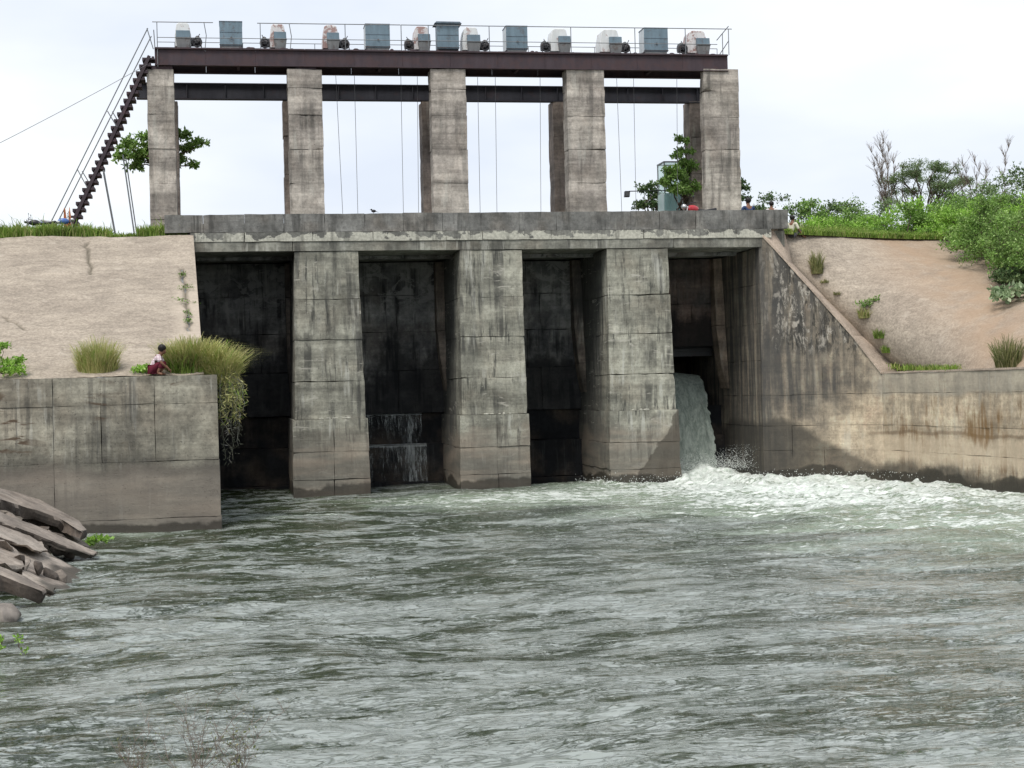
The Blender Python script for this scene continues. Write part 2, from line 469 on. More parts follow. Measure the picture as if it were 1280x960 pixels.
MAT['breast_brown'] = concrete('rusty_breast_wall_concrete', (0.2, 0.14, 0.115), (0.09, 0.08, 0.075), dark=(0.02, 0.018, 0.018), streak=0.8, eff=0.25, white=(0.2, 0.2, 0.19), grime=0.5, boards=0.4, wetz=-9, extra=brown_extra)
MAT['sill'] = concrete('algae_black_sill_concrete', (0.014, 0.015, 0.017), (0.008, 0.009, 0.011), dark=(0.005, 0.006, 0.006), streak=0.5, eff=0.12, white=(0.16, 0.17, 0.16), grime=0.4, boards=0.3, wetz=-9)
MAT['guide'] = concrete('guide_concrete', (0.32, 0.25, 0.19), (0.2, 0.155, 0.12), streak=0.4, eff=0.2, grime=0.25, wetz=-9)
MAT['guide_dark'] = concrete('stained_guide_concrete', (0.2, 0.165, 0.135), (0.1, 0.09, 0.08), streak=0.7, eff=0.4, grime=0.5, wetz=-9)
def left_extra(s, col, X, Y, Z):
    lo = s.ramp(s.math('ADD', Z, s.ramp(s.noise(0.9, (5, 1, 1), 4), 0.3, 0.7, -0.15, 0.15, False)), 1.75, 1.45)
    sm = s.mix(s.ramp(s.noise((0.25, 0.25, 1.6), (1, 1, 4), 5), 0.35, 0.65), (0.25, 0.215, 0.178), (0.17, 0.152, 0.132))
    col = s.mix(s.math('MULTIPLY', lo, 0.8), col, sm)
    band = s.math('MULTIPLY', s.ramp(s.math('ADD', Z, s.ramp(s.noise(0.8, (2, 6, 1), 4), 0.3, 0.7, -0.12, 0.12, False)), 1.25, 1.5), s.ramp(Z, 1.95, 1.7))
    col = s.mix(s.math('MULTIPLY', band, 0.4), col, (0.06, 0.058, 0.052))
    sp = s.math('MULTIPLY', s.ramp(s.noise((0.8, 0.8, 4.5), (7, 3, 5), 5, 0.6, 0.5), 0.56, 0.64), s.ramp(s.noise(0.55, (1, 9, 5), 2), 0.5, 0.58))
    return s.mix(s.math('MULTIPLY', sp, s.math('MULTIPLY', s.ramp(Z, 1.7, 1.9), 0.9)), col, (0.085, 0.055, 0.035))
MAT['left_wall'] = concrete('left_wall_concrete', (0.33, 0.315, 0.255), (0.2, 0.19, 0.155), streak=0.65, eff=0.35, grime=0.45, wetz=0.28, boards=0.6, extra=left_extra)
MAT['wing'] = concrete('wing_wall_concrete', (0.58, 0.485, 0.355), (0.40, 0.335, 0.25), streak=0.3, eff=0.55, white=(0.5, 0.46, 0.38), grime=0.15, wetz=0.3, boards=0.45, brown=0.15, extra=wing_extra)
MAT['riprap'] = concrete('riprap_slab_concrete', (0.32, 0.28, 0.24), (0.2, 0.17, 0.145), streak=0.1, eff=0.1, grime=0.3, wetz=0.12, boards=0.2)
MAT['dark_edge'] = concrete('broken_concrete', (0.13, 0.105, 0.09), (0.06, 0.05, 0.042), streak=0.2, eff=0.1, grime=0.5, wetz=0.12, boards=0.4)

def whitewash():
    s = M('peeling_whitewash')
    X, Y, Z = s.xyz()
    base = s.mix(s.ramp(s.noise(1.3, detail=6), 0.4, 0.6), (0.2, 0.2, 0.18), (0.12, 0.12, 0.11))
    n = s.math('ADD', s.noise((2.3, 2.3, 2.8), (1, 2, 3), 7, 0.62), s.ramp(Z, 7.9, 8.2, 0.12, -0.1, False))
    n = s.math('ADD', n, s.ramp(X, -1.2, 4.0, -0.03, 0.02, False))
    m = s.ramp(n, 0.47, 0.5)
    col = s.mix(m, base, s.mix(s.noise(4.0, detail=6), (0.36, 0.36, 0.31), (0.5, 0.49, 0.42)))
    st = s.ramp(s.noise((5, 5, 0.6), (1, 5, 2), 5, 0.6), 0.54, 0.66)
    col = s.mix(s.math('MULTIPLY', st, 0.5), col, (0.07, 0.07, 0.065))
    fine = s.noise(12, detail=6)
    col = s.mix(0.4, col, s.grey(s.ramp(fine, 0.3, 0.7, 0.25, 0.75)), 'OVERLAY')
    return s.done(col, 0.9, s.bump(s.math('ADD', s.math('MULTIPLY', m, 0.4), fine), 0.5, 0.02), spec=0.3)
MAT['whitewash'] = whitewash()

def apron_mat(name, path):
    s = M(name)
    X, Y, Z = s.xyz()
    col = s.mix(s.ramp(s.noise((0.5, 0.5, 0.9), detail=7, rough=0.65), 0.36, 0.64), (0.36, 0.31, 0.252), (0.29, 0.248, 0.202))
    rip = s.noise((1.4, 2.6, 6.5), (2, 2, 2), 8, 0.72, 0.9)
    col = s.mix(0.26, col, s.grey(s.ramp(rip, 0.32, 0.66, 0.18, 0.78)), 'OVERLAY')
    fine = s.noise(14.0, detail=8, rough=0.75)
    col = s.mix(0.5, col, s.grey(s.ramp(fine, 0.3, 0.7, 0.22, 0.78)), 'OVERLAY')
    lt = s.ramp(s.noise(1.7, (8, 2, 4), 6, 0.7), 0.58, 0.68)
    col = s.mix(s.math('MULTIPLY', lt, 0.4), col, (0.5, 0.44, 0.37))
    dk = s.ramp(s.noise((1.5, 1.5, 5), (4, 8, 1), 7, 0.75, 0.7), 0.58, 0.68)
    col = s.mix(s.math('MULTIPLY', dk, 0.4), col, (0.13, 0.105, 0.085))
    a = s.attr('crack')
    if path:
        d = s.attr('dirt')
        dn = s.math('MULTIPLY', d, s.ramp(s.noise(1.0, (1, 1, 1), 6), 0.25, 0.6, 0.25, 0.8))
        col = s.mix(dn, col, (0.36, 0.25, 0.165))
    else:
        ltb = s.attr('dirt')
        col = s.mix(s.math('MULTIPLY', ltb, 0.55), col, (0.5, 0.43, 0.35))
    col = s.mix(a, col, (0.06, 0.055, 0.035))
    h = s.math('ADD', s.math('MULTIPLY', rip, 1.3), fine)
    return s.done(col, 0.93, s.bump(h, 0.45, 0.04), spec=0.25)
MAT['apron'] = apron_mat('left_apron_mortar', False)
MAT['apron_dirt'] = apron_mat('right_apron_mortar', True)

def coping_mat():
    s = M('pink_coping_concrete')
    col = s.mix(s.ramp(s.noise(1.2, detail=7, rough=0.65), 0.36, 0.64), (0.44, 0.36, 0.29), (0.33, 0.27, 0.22))
    fine = s.noise(16.0, detail=7, rough=0.7)
    col = s.mix(0.5, col, s.grey(s.ramp(fine, 0.3, 0.7, 0.25, 0.75)), 'OVERLAY')
    return s.done(col, 0.93, s.bump(fine, 0.5, 0.02), spec=0.25)
MAT['coping'] = coping_mat()

def paint(name, c, rust=0.3, rustc=(0.09, 0.045, 0.03), rough=0.5, metal=0.0, chalk=0.15, lo=0.55, sc=5.0):
    s = M(name)
    src = s.n('ShaderNodeTexCoord').outputs['Object']
    gp = s.n('ShaderNodeObjectInfo')
    off = s.n('ShaderNodeVectorMath', operation='ADD')
    s.l(s.pos, off.inputs[0])
    n = s.noise(sc, detail=7, rough=0.7)
    col = s.mix(s.math('MULTIPLY', s.ramp(s.noise((3, 3, 0.8), (3, 3, 3), 5), 0.35, 0.7), chalk), c, tuple(min(1, x * 1.8 + 0.05) for x in c))
    v = s.noise((7, 7, 1.3), (6, 1, 1), 4, 0.6)
    col = s.mix(0.35, col, s.grey(s.ramp(v, 0.3, 0.7, 0.3, 0.7)), 'OVERLAY')
    m_ = s.ramp(n, lo, lo + 0.07)
    col = s.mix(s.math('MULTIPLY', m_, rust), col, rustc)
    return s.done(col, rough, s.bump(n, 0.25, 0.008), metal)
MAT['blue'] = paint('chalky_blue_grey_paint', (0.13, 0.19, 0.235), 0.35)
MAT['blue_dark'] = paint('slate_blue_paint', (0.09, 0.125, 0.16), 0.4)
MAT['white'] = paint('faded_white_hood_paint', (0.62, 0.64, 0.64), 0.8, (0.33, 0.2, 0.18), 0.5, lo=0.57, sc=4)
MAT['white_rusty'] = paint('rust_patched_white_paint', (0.6, 0.58, 0.58), 0.85, (0.28, 0.15, 0.13), 0.55, lo=0.5, sc=4)
MAT['pale'] = paint('pale_grey_paint', (0.5, 0.54, 0.56), 0.3, lo=0.6)
MAT['machine'] = paint('greasy_dark_iron', (0.05, 0.05, 0.056), 0.6, (0.1, 0.06, 0.045), 0.5, 0.3)
MAT['gearcase'] = paint('grey_gear_case', (0.16, 0.165, 0.17), 0.6, (0.1, 0.07, 0.06), 0.55)
MAT['girder'] = paint('red_oxide_girder', (0.038, 0.024, 0.031), 0.5, (0.062, 0.031, 0.032), 0.7, lo=0.48, sc=2)
MAT['girder_blue'] = paint('blackened_tie_beam', (0.022, 0.023, 0.033), 0.4, (0.05, 0.03, 0.035), 0.7, lo=0.55, sc=2)
MAT['stair'] = paint('purple_brown_stair_steel', (0.035, 0.022, 0.03), 0.6, (0.075, 0.035, 0.04), 0.65)
MAT['steel'] = paint('galvanised_rail', (0.16, 0.17, 0.18), 0.35, (0.11, 0.07, 0.05), 0.5, 0.4)
MAT['rope'] = paint('wire_rope', (0.12, 0.12, 0.125), 0.2, rough=0.6)
MAT['gate'] = paint('tarred_gate_steel', (0.014, 0.016, 0.019), 0.4, (0.03, 0.02, 0.017), 0.5, lo=0.52)
MAT['mint'] = paint('mint_corrugated_sheet', (0.32, 0.52, 0.52), 0.1, rough=0.45, chalk=0.3)
MAT['mint_pale'] = paint('pale_mint_sheet', (0.6, 0.76, 0.73), 0.08, rough=0.45)
MAT['tyre'] = paint('tyre_rubber', (0.02, 0.02, 0.02), 0.0, rough=0.85, chalk=0.1)
MAT['chrome'] = paint('dull_chrome', (0.5, 0.5, 0.5), 0.1, rough=0.3, metal=0.9)
MAT['red'] = paint('red_tank_paint', (0.42, 0.02, 0.03), 0.0, rough=0.3, chalk=0.1)
MAT['blue_tank'] = paint('blue_tank_paint', (0.06, 0.13, 0.36), 0.0, rough=0.3, chalk=0.1)
MAT['black'] = paint('black_plastic', (0.02, 0.02, 0.024), 0.0, rough=0.4, chalk=0.2)
MAT['cream'] = paint('cream_plastic', (0.6, 0.55, 0.35), 0.0, rough=0.4, chalk=0.2)
MAT['tarp'] = paint('orange_tarpaulin', (0.5, 0.2, 0.09), 0.5, (0.13, 0.05, 0.03), rough=0.8, lo=0.52)

def simple(name, c, rough=0.8, var=0.3, sc=8.0, spec=0.3, bumpd=0.01):
    s = M(name)
    n = s.noise(sc, detail=6, rough=0.65)
    col = s.mix(var, c, s.grey(s.ramp(n, 0.3, 0.7, 0.15, 0.85)), 'OVERLAY')
    return s.done(col, rough, s.bump(n, 0.4, bumpd), spec=spec)
MAT['skin'] = simple('brown_skin', (0.2, 0.1, 0.065), 0.55)
MAT['hair'] = simple('black_hair', (0.012, 0.01, 0.01), 0.5, 0.4, 40)
MAT['maroon'] = simple('maroon_cloth', (0.12, 0.015, 0.03), 0.9)
MAT['navy'] = simple('navy_shirt_cloth', (0.03, 0.055, 0.13), 0.9)
MAT['cream_cloth'] = simple('cream_shirt_cloth', (0.6, 0.58, 0.47), 0.9, 0.2)
MAT['grey_cloth'] = simple('grey_trouser_cloth', (0.1, 0.1, 0.11), 0.9)
MAT['white_cloth'] = simple('white_shirt_cloth', (0.65, 0.62, 0.62), 0.9, 0.2)
MAT['bark'] = simple('grey_brown_bark', (0.11, 0.085, 0.065), 0.95, 0.6, 14, 0.2, 0.03)
MAT['dead_bark'] = simple('dead_grey_twigs', (0.19, 0.155, 0.13), 0.95, 0.5, 14, 0.2)
MAT['soil'] = simple('brown_bank_soil', (0.14, 0.1, 0.07), 0.95, 0.7, 2.5, 0.2, 0.08)
MAT['bank'] = concrete('rubble_bank', (0.2, 0.17, 0.14), (0.1, 0.085, 0.07), streak=0.1, eff=0.15, grime=0.5, wetz=0.15, boards=0.2, blot=2.0)
MAT['bed'] = simple('silty_riverbed', (0.06, 0.06, 0.04), 0.95, 0.5, 1.0, 0.2)
MAT['boulder'] = simple('grey_boulder_stone', (0.19, 0.17, 0.15), 0.9, 0.7, 4, 0.25, 0.04)
MAT['bird'] = simple('black_bird_feathers', (0.02, 0.02, 0.025), 0.6)

def check_cloth():
    s = M('pink_checked_shirt')
    X, Y, Z = s.xyz()
    a = s.math('GREATER_THAN', s.math('SINE', s.math('MULTIPLY', Z, 110.0)), 0.35)
    b = s.math('GREATER_THAN', s.math('SINE', s.math('MULTIPLY', X, 110.0)), 0.5)
    col = s.mix(s.math('MULTIPLY', s.math('MAXIMUM', a, b), 0.55), (0.78, 0.7, 0.72), (0.34, 0.16, 0.22))
    return s.done(col, 0.9)
MAT['check'] = check_cloth()

def leaf_mat(name, a, b, c=None, trans=0.25, rough=0.55):
    s = M(name)
    r = s.geo.outputs['Random Per Island']
    col = s.mix(r, a, b)
    if c: col = s.mix(s.ramp(s.math('FRACT', s.math('MULTIPLY', r, 37.7)), 0.8, 0.86), col, c)
    n = s.noise(1.1, detail=4)
    col = s.mix(0.5, col, s.grey(s.ramp(n, 0.3, 0.7, 0.25, 0.75)), 'OVERLAY')
    s.put(s.bs.inputs['Base Color'], col)
    s.bs.inputs['Roughness'].default_value = rough
    s.bs.inputs['Specular IOR Level'].default_value = 0.35
    tr = s.n('ShaderNodeBsdfTranslucent'); s.l(col, tr.inputs[0])
    ms = s.n('ShaderNodeMixShader'); ms.inputs[0].default_value = trans
    s.l(s.bs.outputs[0], ms.inputs[1]); s.l(tr.outputs[0], ms.inputs[2]); s.l(ms.outputs[0], s.out.inputs[0])
    return s.mat
MAT['leaf_mid'] = leaf_mat('mid_green_leaves', (0.11, 0.207, 0.043), (0.207, 0.354, 0.073), (0.366, 0.512, 0.183))
MAT['leaf_dark'] = leaf_mat('dark_green_leaves', (0.061, 0.116, 0.043), (0.128, 0.201, 0.073), (0.22, 0.293, 0.122))
MAT['leaf_grey'] = leaf_mat('grey_green_leaves', (0.11, 0.171, 0.073), (0.201, 0.293, 0.122), (0.293, 0.378, 0.195))
MAT['leaf_bright'] = leaf_mat('bright_green_leaves', (0.183, 0.354, 0.043), (0.317, 0.537, 0.085), (0.464, 0.659, 0.195), 0.3)
MAT['leaf_pale'] = leaf_mat('pale_broad_leaves', (0.18, 0.27, 0.13), (0.34, 0.45, 0.25), (0.5, 0.58, 0.38))
MAT['leaf_acacia'] = leaf_mat('acacia_leaflets', (.13, .2, .08), (.22, .31, .13), (.3, .38, .2), .35)
MAT['grass'] = leaf_mat('green_grass', (0.13, 0.23, 0.035), (0.26, 0.37, 0.07), (0.38, 0.4, 0.15), 0.3, 0.7)
MAT['dry_grass'] = leaf_mat('straw_grass', (0.34, 0.34, 0.12), (0.6, 0.56, 0.27), (0.26, 0.38, 0.08), 0.3, 0.7)
MAT['olive_grass'] = leaf_mat('olive_grass', (0.12, 0.15, 0.05), (0.27, 0.27, 0.11), (0.4, 0.36, 0.2), 0.3, 0.7)
MAT['dull_creeper'] = leaf_mat('withered_creeper', (0.08, 0.09, 0.06), (0.2, 0.2, 0.16), (0.3, 0.3, 0.27), 0.2, 0.8)

def glass():
    s = M('clear_glass_pane')
    s.bs.inputs['Base Color'].default_value = (0.8, 0.88, 0.86, 1)
    s.bs.inputs['Roughness'].default_value = 0.05
    tr = s.n('ShaderNodeBsdfTransparent'); tr.inputs[0].default_value = (0.85, 0.92, 0.9, 1)
    ms = s.n('ShaderNodeMixShader'); ms.inputs[0].default_value = 0.25
    s.l(tr.outputs[0], ms.inputs[1]); s.l(s.bs.outputs[0], ms.inputs[2]); s.l(ms.outputs[0], s.out.inputs[0])
    return s.mat
MAT['glass'] = glass()

def water_mat():
    s = M('green_river_water')
    X, Y, Z = s.xyz()
    f = s.attr('foam')
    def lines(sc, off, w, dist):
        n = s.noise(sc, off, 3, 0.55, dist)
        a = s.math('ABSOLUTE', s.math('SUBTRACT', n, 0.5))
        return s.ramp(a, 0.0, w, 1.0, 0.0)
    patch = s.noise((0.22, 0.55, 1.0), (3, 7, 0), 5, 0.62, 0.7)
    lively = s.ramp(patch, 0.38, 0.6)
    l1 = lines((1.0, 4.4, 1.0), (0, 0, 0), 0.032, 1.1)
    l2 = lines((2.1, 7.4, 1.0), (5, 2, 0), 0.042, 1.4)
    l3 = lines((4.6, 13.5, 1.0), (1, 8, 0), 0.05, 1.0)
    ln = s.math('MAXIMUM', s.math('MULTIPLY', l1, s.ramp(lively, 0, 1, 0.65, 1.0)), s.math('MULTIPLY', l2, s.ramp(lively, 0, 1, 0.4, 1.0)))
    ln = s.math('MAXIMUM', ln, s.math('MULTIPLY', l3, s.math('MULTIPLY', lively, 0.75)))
    # silty pale tint painted in place of sky reflection, with dark olive patches
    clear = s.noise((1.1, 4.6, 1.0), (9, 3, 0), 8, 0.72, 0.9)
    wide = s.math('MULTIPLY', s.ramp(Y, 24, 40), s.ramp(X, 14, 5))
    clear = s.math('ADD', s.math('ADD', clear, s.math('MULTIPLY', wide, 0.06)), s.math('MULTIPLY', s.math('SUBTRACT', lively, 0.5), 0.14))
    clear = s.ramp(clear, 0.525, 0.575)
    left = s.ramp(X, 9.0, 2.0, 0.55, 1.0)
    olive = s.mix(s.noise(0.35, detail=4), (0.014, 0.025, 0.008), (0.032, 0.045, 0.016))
    sky_sheen = s.mix(s.noise((0.8, 2.4, 1), (4, 4, 0), 5, 0.6), (0.2, 0.228, 0.208), (0.34, 0.37, 0.35))
    body = s.mix(s.math('MULTIPLY', clear, left), sky_sheen, olive)
    body = s.mix(s.math('MULTIPLY', ln, 0.95), body, olive)  # olive lines paint the wave fronts that reflect little sky
    milky = s.math('MULTIPLY', s.ramp(f, 0.04, 0.5), 0.8)
    body = s.mix(milky, body, s.mix(s.noise((1.2, 3.0, 1), (7, 1, 0), 5, 0.6), (0.2, 0.27, 0.17), (0.38, 0.45, 0.36)))
    n1 = s.noise((1.0, 3.8, 2.0), (0, 0, 0), 8, 0.72, 1.4)
    n2 = s.noise((5.0, 12.0, 5.0), (4, 1, 0), 6, 0.7, 0.8)
    nn = s.math('ADD', s.math('MULTIPLY', n1, 0.65), s.math('MULTIPLY', n2, 0.35))
    fm = s.math('ADD', f, s.math('MULTIPLY', s.math('SUBTRACT', nn, 0.5), 3.6))
    fmask = s.ramp(fm, 0.42, 0.64)
    # scattered flecks of froth on lively crests
    fl = s.math('MULTIPLY', s.ramp(s.noise((4.5, 15.0, 3.0), (2, 6, 0), 5, 0.7, 0.6), 0.635, 0.68), s.ramp(patch, 0.47, 0.58))
    fmask = s.math('MAXIMUM', fmask, s.math('MULTIPLY', fl, 0.8))
    col = s.mix(fmask, body, s.mix(s.ramp(n2, .35, .65), (0.5, 0.57, 0.5), (0.84, 0.87, 0.84)))
    r2 = s.noise((9.0, 19.0, 9.0), (5, 3, 0), 4, 0.55, 0.4)
    h = s.math('ADD', s.math('MULTIPLY', ln, 0.9), s.math('MULTIPLY', r2, 0.3))
    h = s.math('ADD', h, s.math('MULTIPLY', fmask, 0.6))
    nrm = s.bump(h, 0.7, 0.05)
    s.bs.inputs['IOR'].default_value = 1.42
    s.l(s.math('SUBTRACT', 0.5, s.math('MULTIPLY', ln, 0.33)), s.bs.inputs['Specular IOR Level'])
    return s.done(col, s.math('ADD', s.math('MULTIPLY', fmask, 0.6), 0.03), nrm)
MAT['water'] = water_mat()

def fall_mat(name='falling_water', lo=0.32, hi=0.42, c1=(0.22, 0.27, 0.235), c2=(0.5, 0.56, 0.5), dens=0.93):
    s = M(name)
    a = s.attr('fray')
    n = s.noise((7, 7, 0.8), (0, 0, 0), 7, 0.65, 0.3)
    n2 = s.noise((20, 20, 2.6), (3, 0, 0), 6, 0.7, 0.4)
    col = s.mix(s.ramp(s.math('ADD', s.math('MULTIPLY', n, 0.6), s.math('MULTIPLY', n2, 0.4)), 0.38, 0.66), c1, c2)
    s.put(s.bs.inputs['Base Color'], col)
    s.bs.inputs['Roughness'].default_value = 0.35
    s.l(s.bump(s.math('ADD', n, n2), 0.8, 0.08), s.bs.inputs['Normal'])
    al = s.ramp(s.math('SUBTRACT', s.math('ADD', s.math('MULTIPLY', n2, 0.6), s.math('MULTIPLY', n, 0.4)), a), lo - 0.2, hi - 0.2)
    tr = s.n('ShaderNodeBsdfTransparent')
    ms = s.n('ShaderNodeMixShader')
    s.l(s.math('MULTIPLY', al, dens), ms.inputs[0])
    s.l(tr.outputs[0], ms.inputs[1]); s.l(s.bs.outputs[0], ms.inputs[2]); s.l(ms.outputs[0], s.out.inputs[0])
    return s.mat
MAT['fall'] = fall_mat()
MAT['trickle'] = fall_mat('thin_white_trickle', 0.54, 0.8, (0.26, 0.29, 0.29), (0.56, 0.6, 0.6), 0.7)
MAT['spray'] = simple('white_spray', (0.85, 0.9, 0.86), 0.3, 0.05)

# ================================================================ THE SETTING
def grid_faces(nu, nv):
    i = np.arange(nu - 1)[:, None] * nv + np.arange(nv - 1)[None, :]
    i = i.ravel()
    return np.stack([i, i + nv, i + nv + 1, i + 1], 1)

def fill_attr(o, name, vals):
    a = o.data.attributes.new(name, 'FLOAT', 'POINT')
    a.data.foreach_set('value', np.asarray(vals, dtype=np.float32).ravel())

# riverbed and far ground: one sheet to the horizon
mb = MB(); mb.add([(-1500, -1500, -1.6), (1500, -1500, -1.6), (1500, 1500, -1.6), (-1500, 1500, -1.6)], [(0, 1, 2, 3)])
tag(mb.build('ground', MAT['bed']), kind='structure')

# ---- water surface
def make_water():
    dx = 0.05
    x0, x1, y0, y1 = -11.0, 24.0, 9.0, 54.0
    nx, ny = int((x1 - x0) / dx), int((y1 - y0) / dx)
    N = 1024
    rg = np.random.default_rng(3)
    k = np.fft.fftfreq(N, dx) * 2 * PI
    KX, KY = np.meshgrid(k, k, indexing='ij')
    K = np.sqrt(KX ** 2 + KY ** 2) + 1e-9
    ang = np.arctan2(KY, KX)
    def field(lo, hi, power, aniso, seed):
        rg = np.random.default_rng(seed)
        ph = rg.normal(size=(N, N)) + 1j * rg.normal(size=(N, N))
        sp = np.where(K > .05, np.maximum(K, .05) ** (-power) * np.exp(-(2 * PI / hi / np.maximum(K, .05)) ** 4) * np.exp(-(K / (2 * PI / lo)) ** 4), 0)
        sp = sp * (aniso + (1 - aniso) * np.abs(np.sin(ang)) ** 4)
        h = np.fft.ifft2(ph * sp).real
        gx, gy = np.gradient(h, dx)
        return h / np.sqrt((gx ** 2 + gy ** 2).mean())
    h1 = field(0.34, 2.2, 2.2, 0.05, 1); h1b = field(0.34, 2.0, 2.2, 0.2, 8)
    h2 = field(0.16, 0.5, 1.3, 0.05, 2); h2b = field(0.16, 0.5, 1.3, 0.15, 12)
    h3 = field(2.0, 9.0, 3.0, 0.6, 4)
    X = x0 + np.arange(nx) * dx
    Y = y0 + np.arange(ny) * dx
    XX, YY = np.meshgrid(X, Y, indexing='ij')
    P = np.stack([XX, YY, 0 * XX], -1)
    def sl(h): return h[:nx, :ny]
    # calm and lively patches
    act = np.clip(0.95 + 0.9 * vnoise(P * np.array([.6, 1.4, 1]), 0.3, 2.0, 4), .35, 1.7)
    act *= 1 - .35 * np.clip((XX - 3 - (YY - 12) * .25) / 8, 0, 1) * np.clip((38 - YY) / 10, 0, 1)
    # turbulence near the outlet
    dl = np.sqrt(((XX - 16.2) / np.where(XX < 16.2, 3.9, 5.4)) ** 2 + ((YY - 48.3) / np.where(YY < 48.3, 11.5, 6)) ** 2)
    turb = np.exp(-dl ** 2 * 0.8)
    r1 = -(np.abs(h1) - np.abs(h1).mean()); r2 = -(np.abs(h2) - np.abs(h2).mean())
    Z = (sl(r1) * 0.15 + sl(h1b) * 0.085 + sl(r2) * 0.07 + sl(h2b) * 0.03) * act + sl(h3) * 0.03
    # sharpen the crests
    Z = Z + 0.0 * Z
    b = vnoise(P, 1.7, 9.0, 5); b2 = vnoise(P, 0.8, 19.0, 4)
    Z = Z + turb * (0.04 + 0.26 * np.clip(b, -0.3, 1) + 0.12 * b2 + .12 * vnoise(P, 4.0, 3, 3))
    # standing boil where the sheet lands
    dm = np.exp(-(((XX - 15.3) / 2.6) ** 2 + ((YY - 50.6) / 1.7) ** 2))
    Z = Z + dm * (0.14 + 0.25 * np.clip(b, 0, 1))
    # foam density
    r = np.exp(-np.clip(dl - 0.3, 0, None) ** 2 * 0.6)
    along = np.exp(-(np.clip(20.5 - XX, 0, None) / 5.5) ** 2) * np.clip((YY - 26.0) / 13, 0, 1) ** 1.3 * 0.9
    left = np.exp(-((YY - (45.0 - 0.1 * np.abs(XX - 13))) / 3.2) ** 2) * np.clip((XX + 1.0) / 10, 0, 1) * 0.6
    f = np.maximum.reduce([r * 0.86, along * 0.85, left])
    nlow = vnoise(P * np.array([1, 1.8, 1]), 0.35, 5.0, 4)
    f = f + 0.28 * nlow * (f > 0.03)
    # whitecaps and drifting froth further off
    crest = np.clip((Z / 0.06) - 1.1, 0, 1)
    far = np.clip((YY - 20) / 25, 0, 1)
    strip = np.clip(vnoise(P * np.array([0.6, 1.6, 1]), 0.45, 7.7, 4) - 0.18, 0, 1) * 0.9
    f = np.maximum(f, crest * (0.16 + 0.36 * far) * np.clip(0.4 + act - 0.75, 0, 1) * 2 * 0.6 + strip * 0.35 * far)
    # along the left wall foot
    lw = np.exp(-((YY - 37.6) / 1.6) ** 2) * np.clip((-0.2 - XX) / 2, 0, 1) * (XX > -4) * 0.3
    f = np.maximum(f, lw + 0.2 * nlow * (lw > 0.05))
    f = np.clip(f + .25 * r * vnoise(P * np.array([.7, 2.2, 1]), .9, 31, 4), 0, 1.0)
    # glass smooth strip inside the barrels
    V = np.stack([XX, YY, Z], -1).reshape(-1, 3)
    Fc = grid_faces(nx, ny)
    # coarse margins
    m0 = len(V)
    ex = np.array([(-60, -20, 0), (60, -20, 0), (60, y0, 0), (-60, y0, 0), (-60, y0, 0), (x0, y0, 0), (x0, 54, 0), (-60, 54, 0), (X[-1], y0, 0), (60, y0, 0), (60, 54, 0), (X[-1], 54, 0)], dtype=float)
    V = np.concatenate([V, ex]); 
    Fc = np.concatenate([Fc, np.array([[0, 1, 2, 3], [4, 5, 6, 7], [8, 9, 10, 11]]) + m0])
    me = bpy.data.meshes.new('water')
    me.from_pydata(V.tolist(), [], Fc.tolist())
    me.polygons.foreach_set('use_smooth', [True] * len(me.polygons))
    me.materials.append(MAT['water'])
    o = bpy.data.objects.new('water', me); COL.objects.link(o)
    fill_attr(o, 'foam', np.concatenate([f.ravel(), np.zeros(12)]))
    tag(o, kind='structure')
make_water()

# ---- aprons (mortar-faced embankment slopes)
def polydist(P2, line):
    d = np.full(P2.shape[:-1], 1e9)
    for a, b in zip(line[:-1], line[1:]):
        a = np.array(a); b = np.array(b); ab = b - a
        t = np.clip(((P2 - a) @ ab) / (ab @ ab), 0, 1)
        d = np.minimum(d, np.linalg.norm(P2 - (a + t[..., None] * ab), axis=-1))
    return d

def jag(line, n=8, amp=0.1, seed=1):
    r = random.Random(seed); o = []
    for a, b in zip(line[:-1], line[1:]):
        for i in range(n):
            t = i / n
            o.append((a[0] + (b[0] - a[0]) * t + r.uniform(-amp, amp), a[1] + (b[1] - a[1]) * t + r.uniform(-amp * .4, amp * .4)))
    o.append(line[-1]); return o

def left_z(Y): return 3.70 + (np.clip(Y, 38.5, 48.75) - 38.5) / 10.25 * 4.42

def plane_pt(px, py):       # point of the left apron seen at a pixel
    d = ray(px, py); best = None
    t = 30.0
    for _ in range(4000):
        p = Vector((0, 0, EYE)) + d * t
        if p.z <= left_z(p.y) and p.y > 38.5: return p
        t += 0.01
    return p

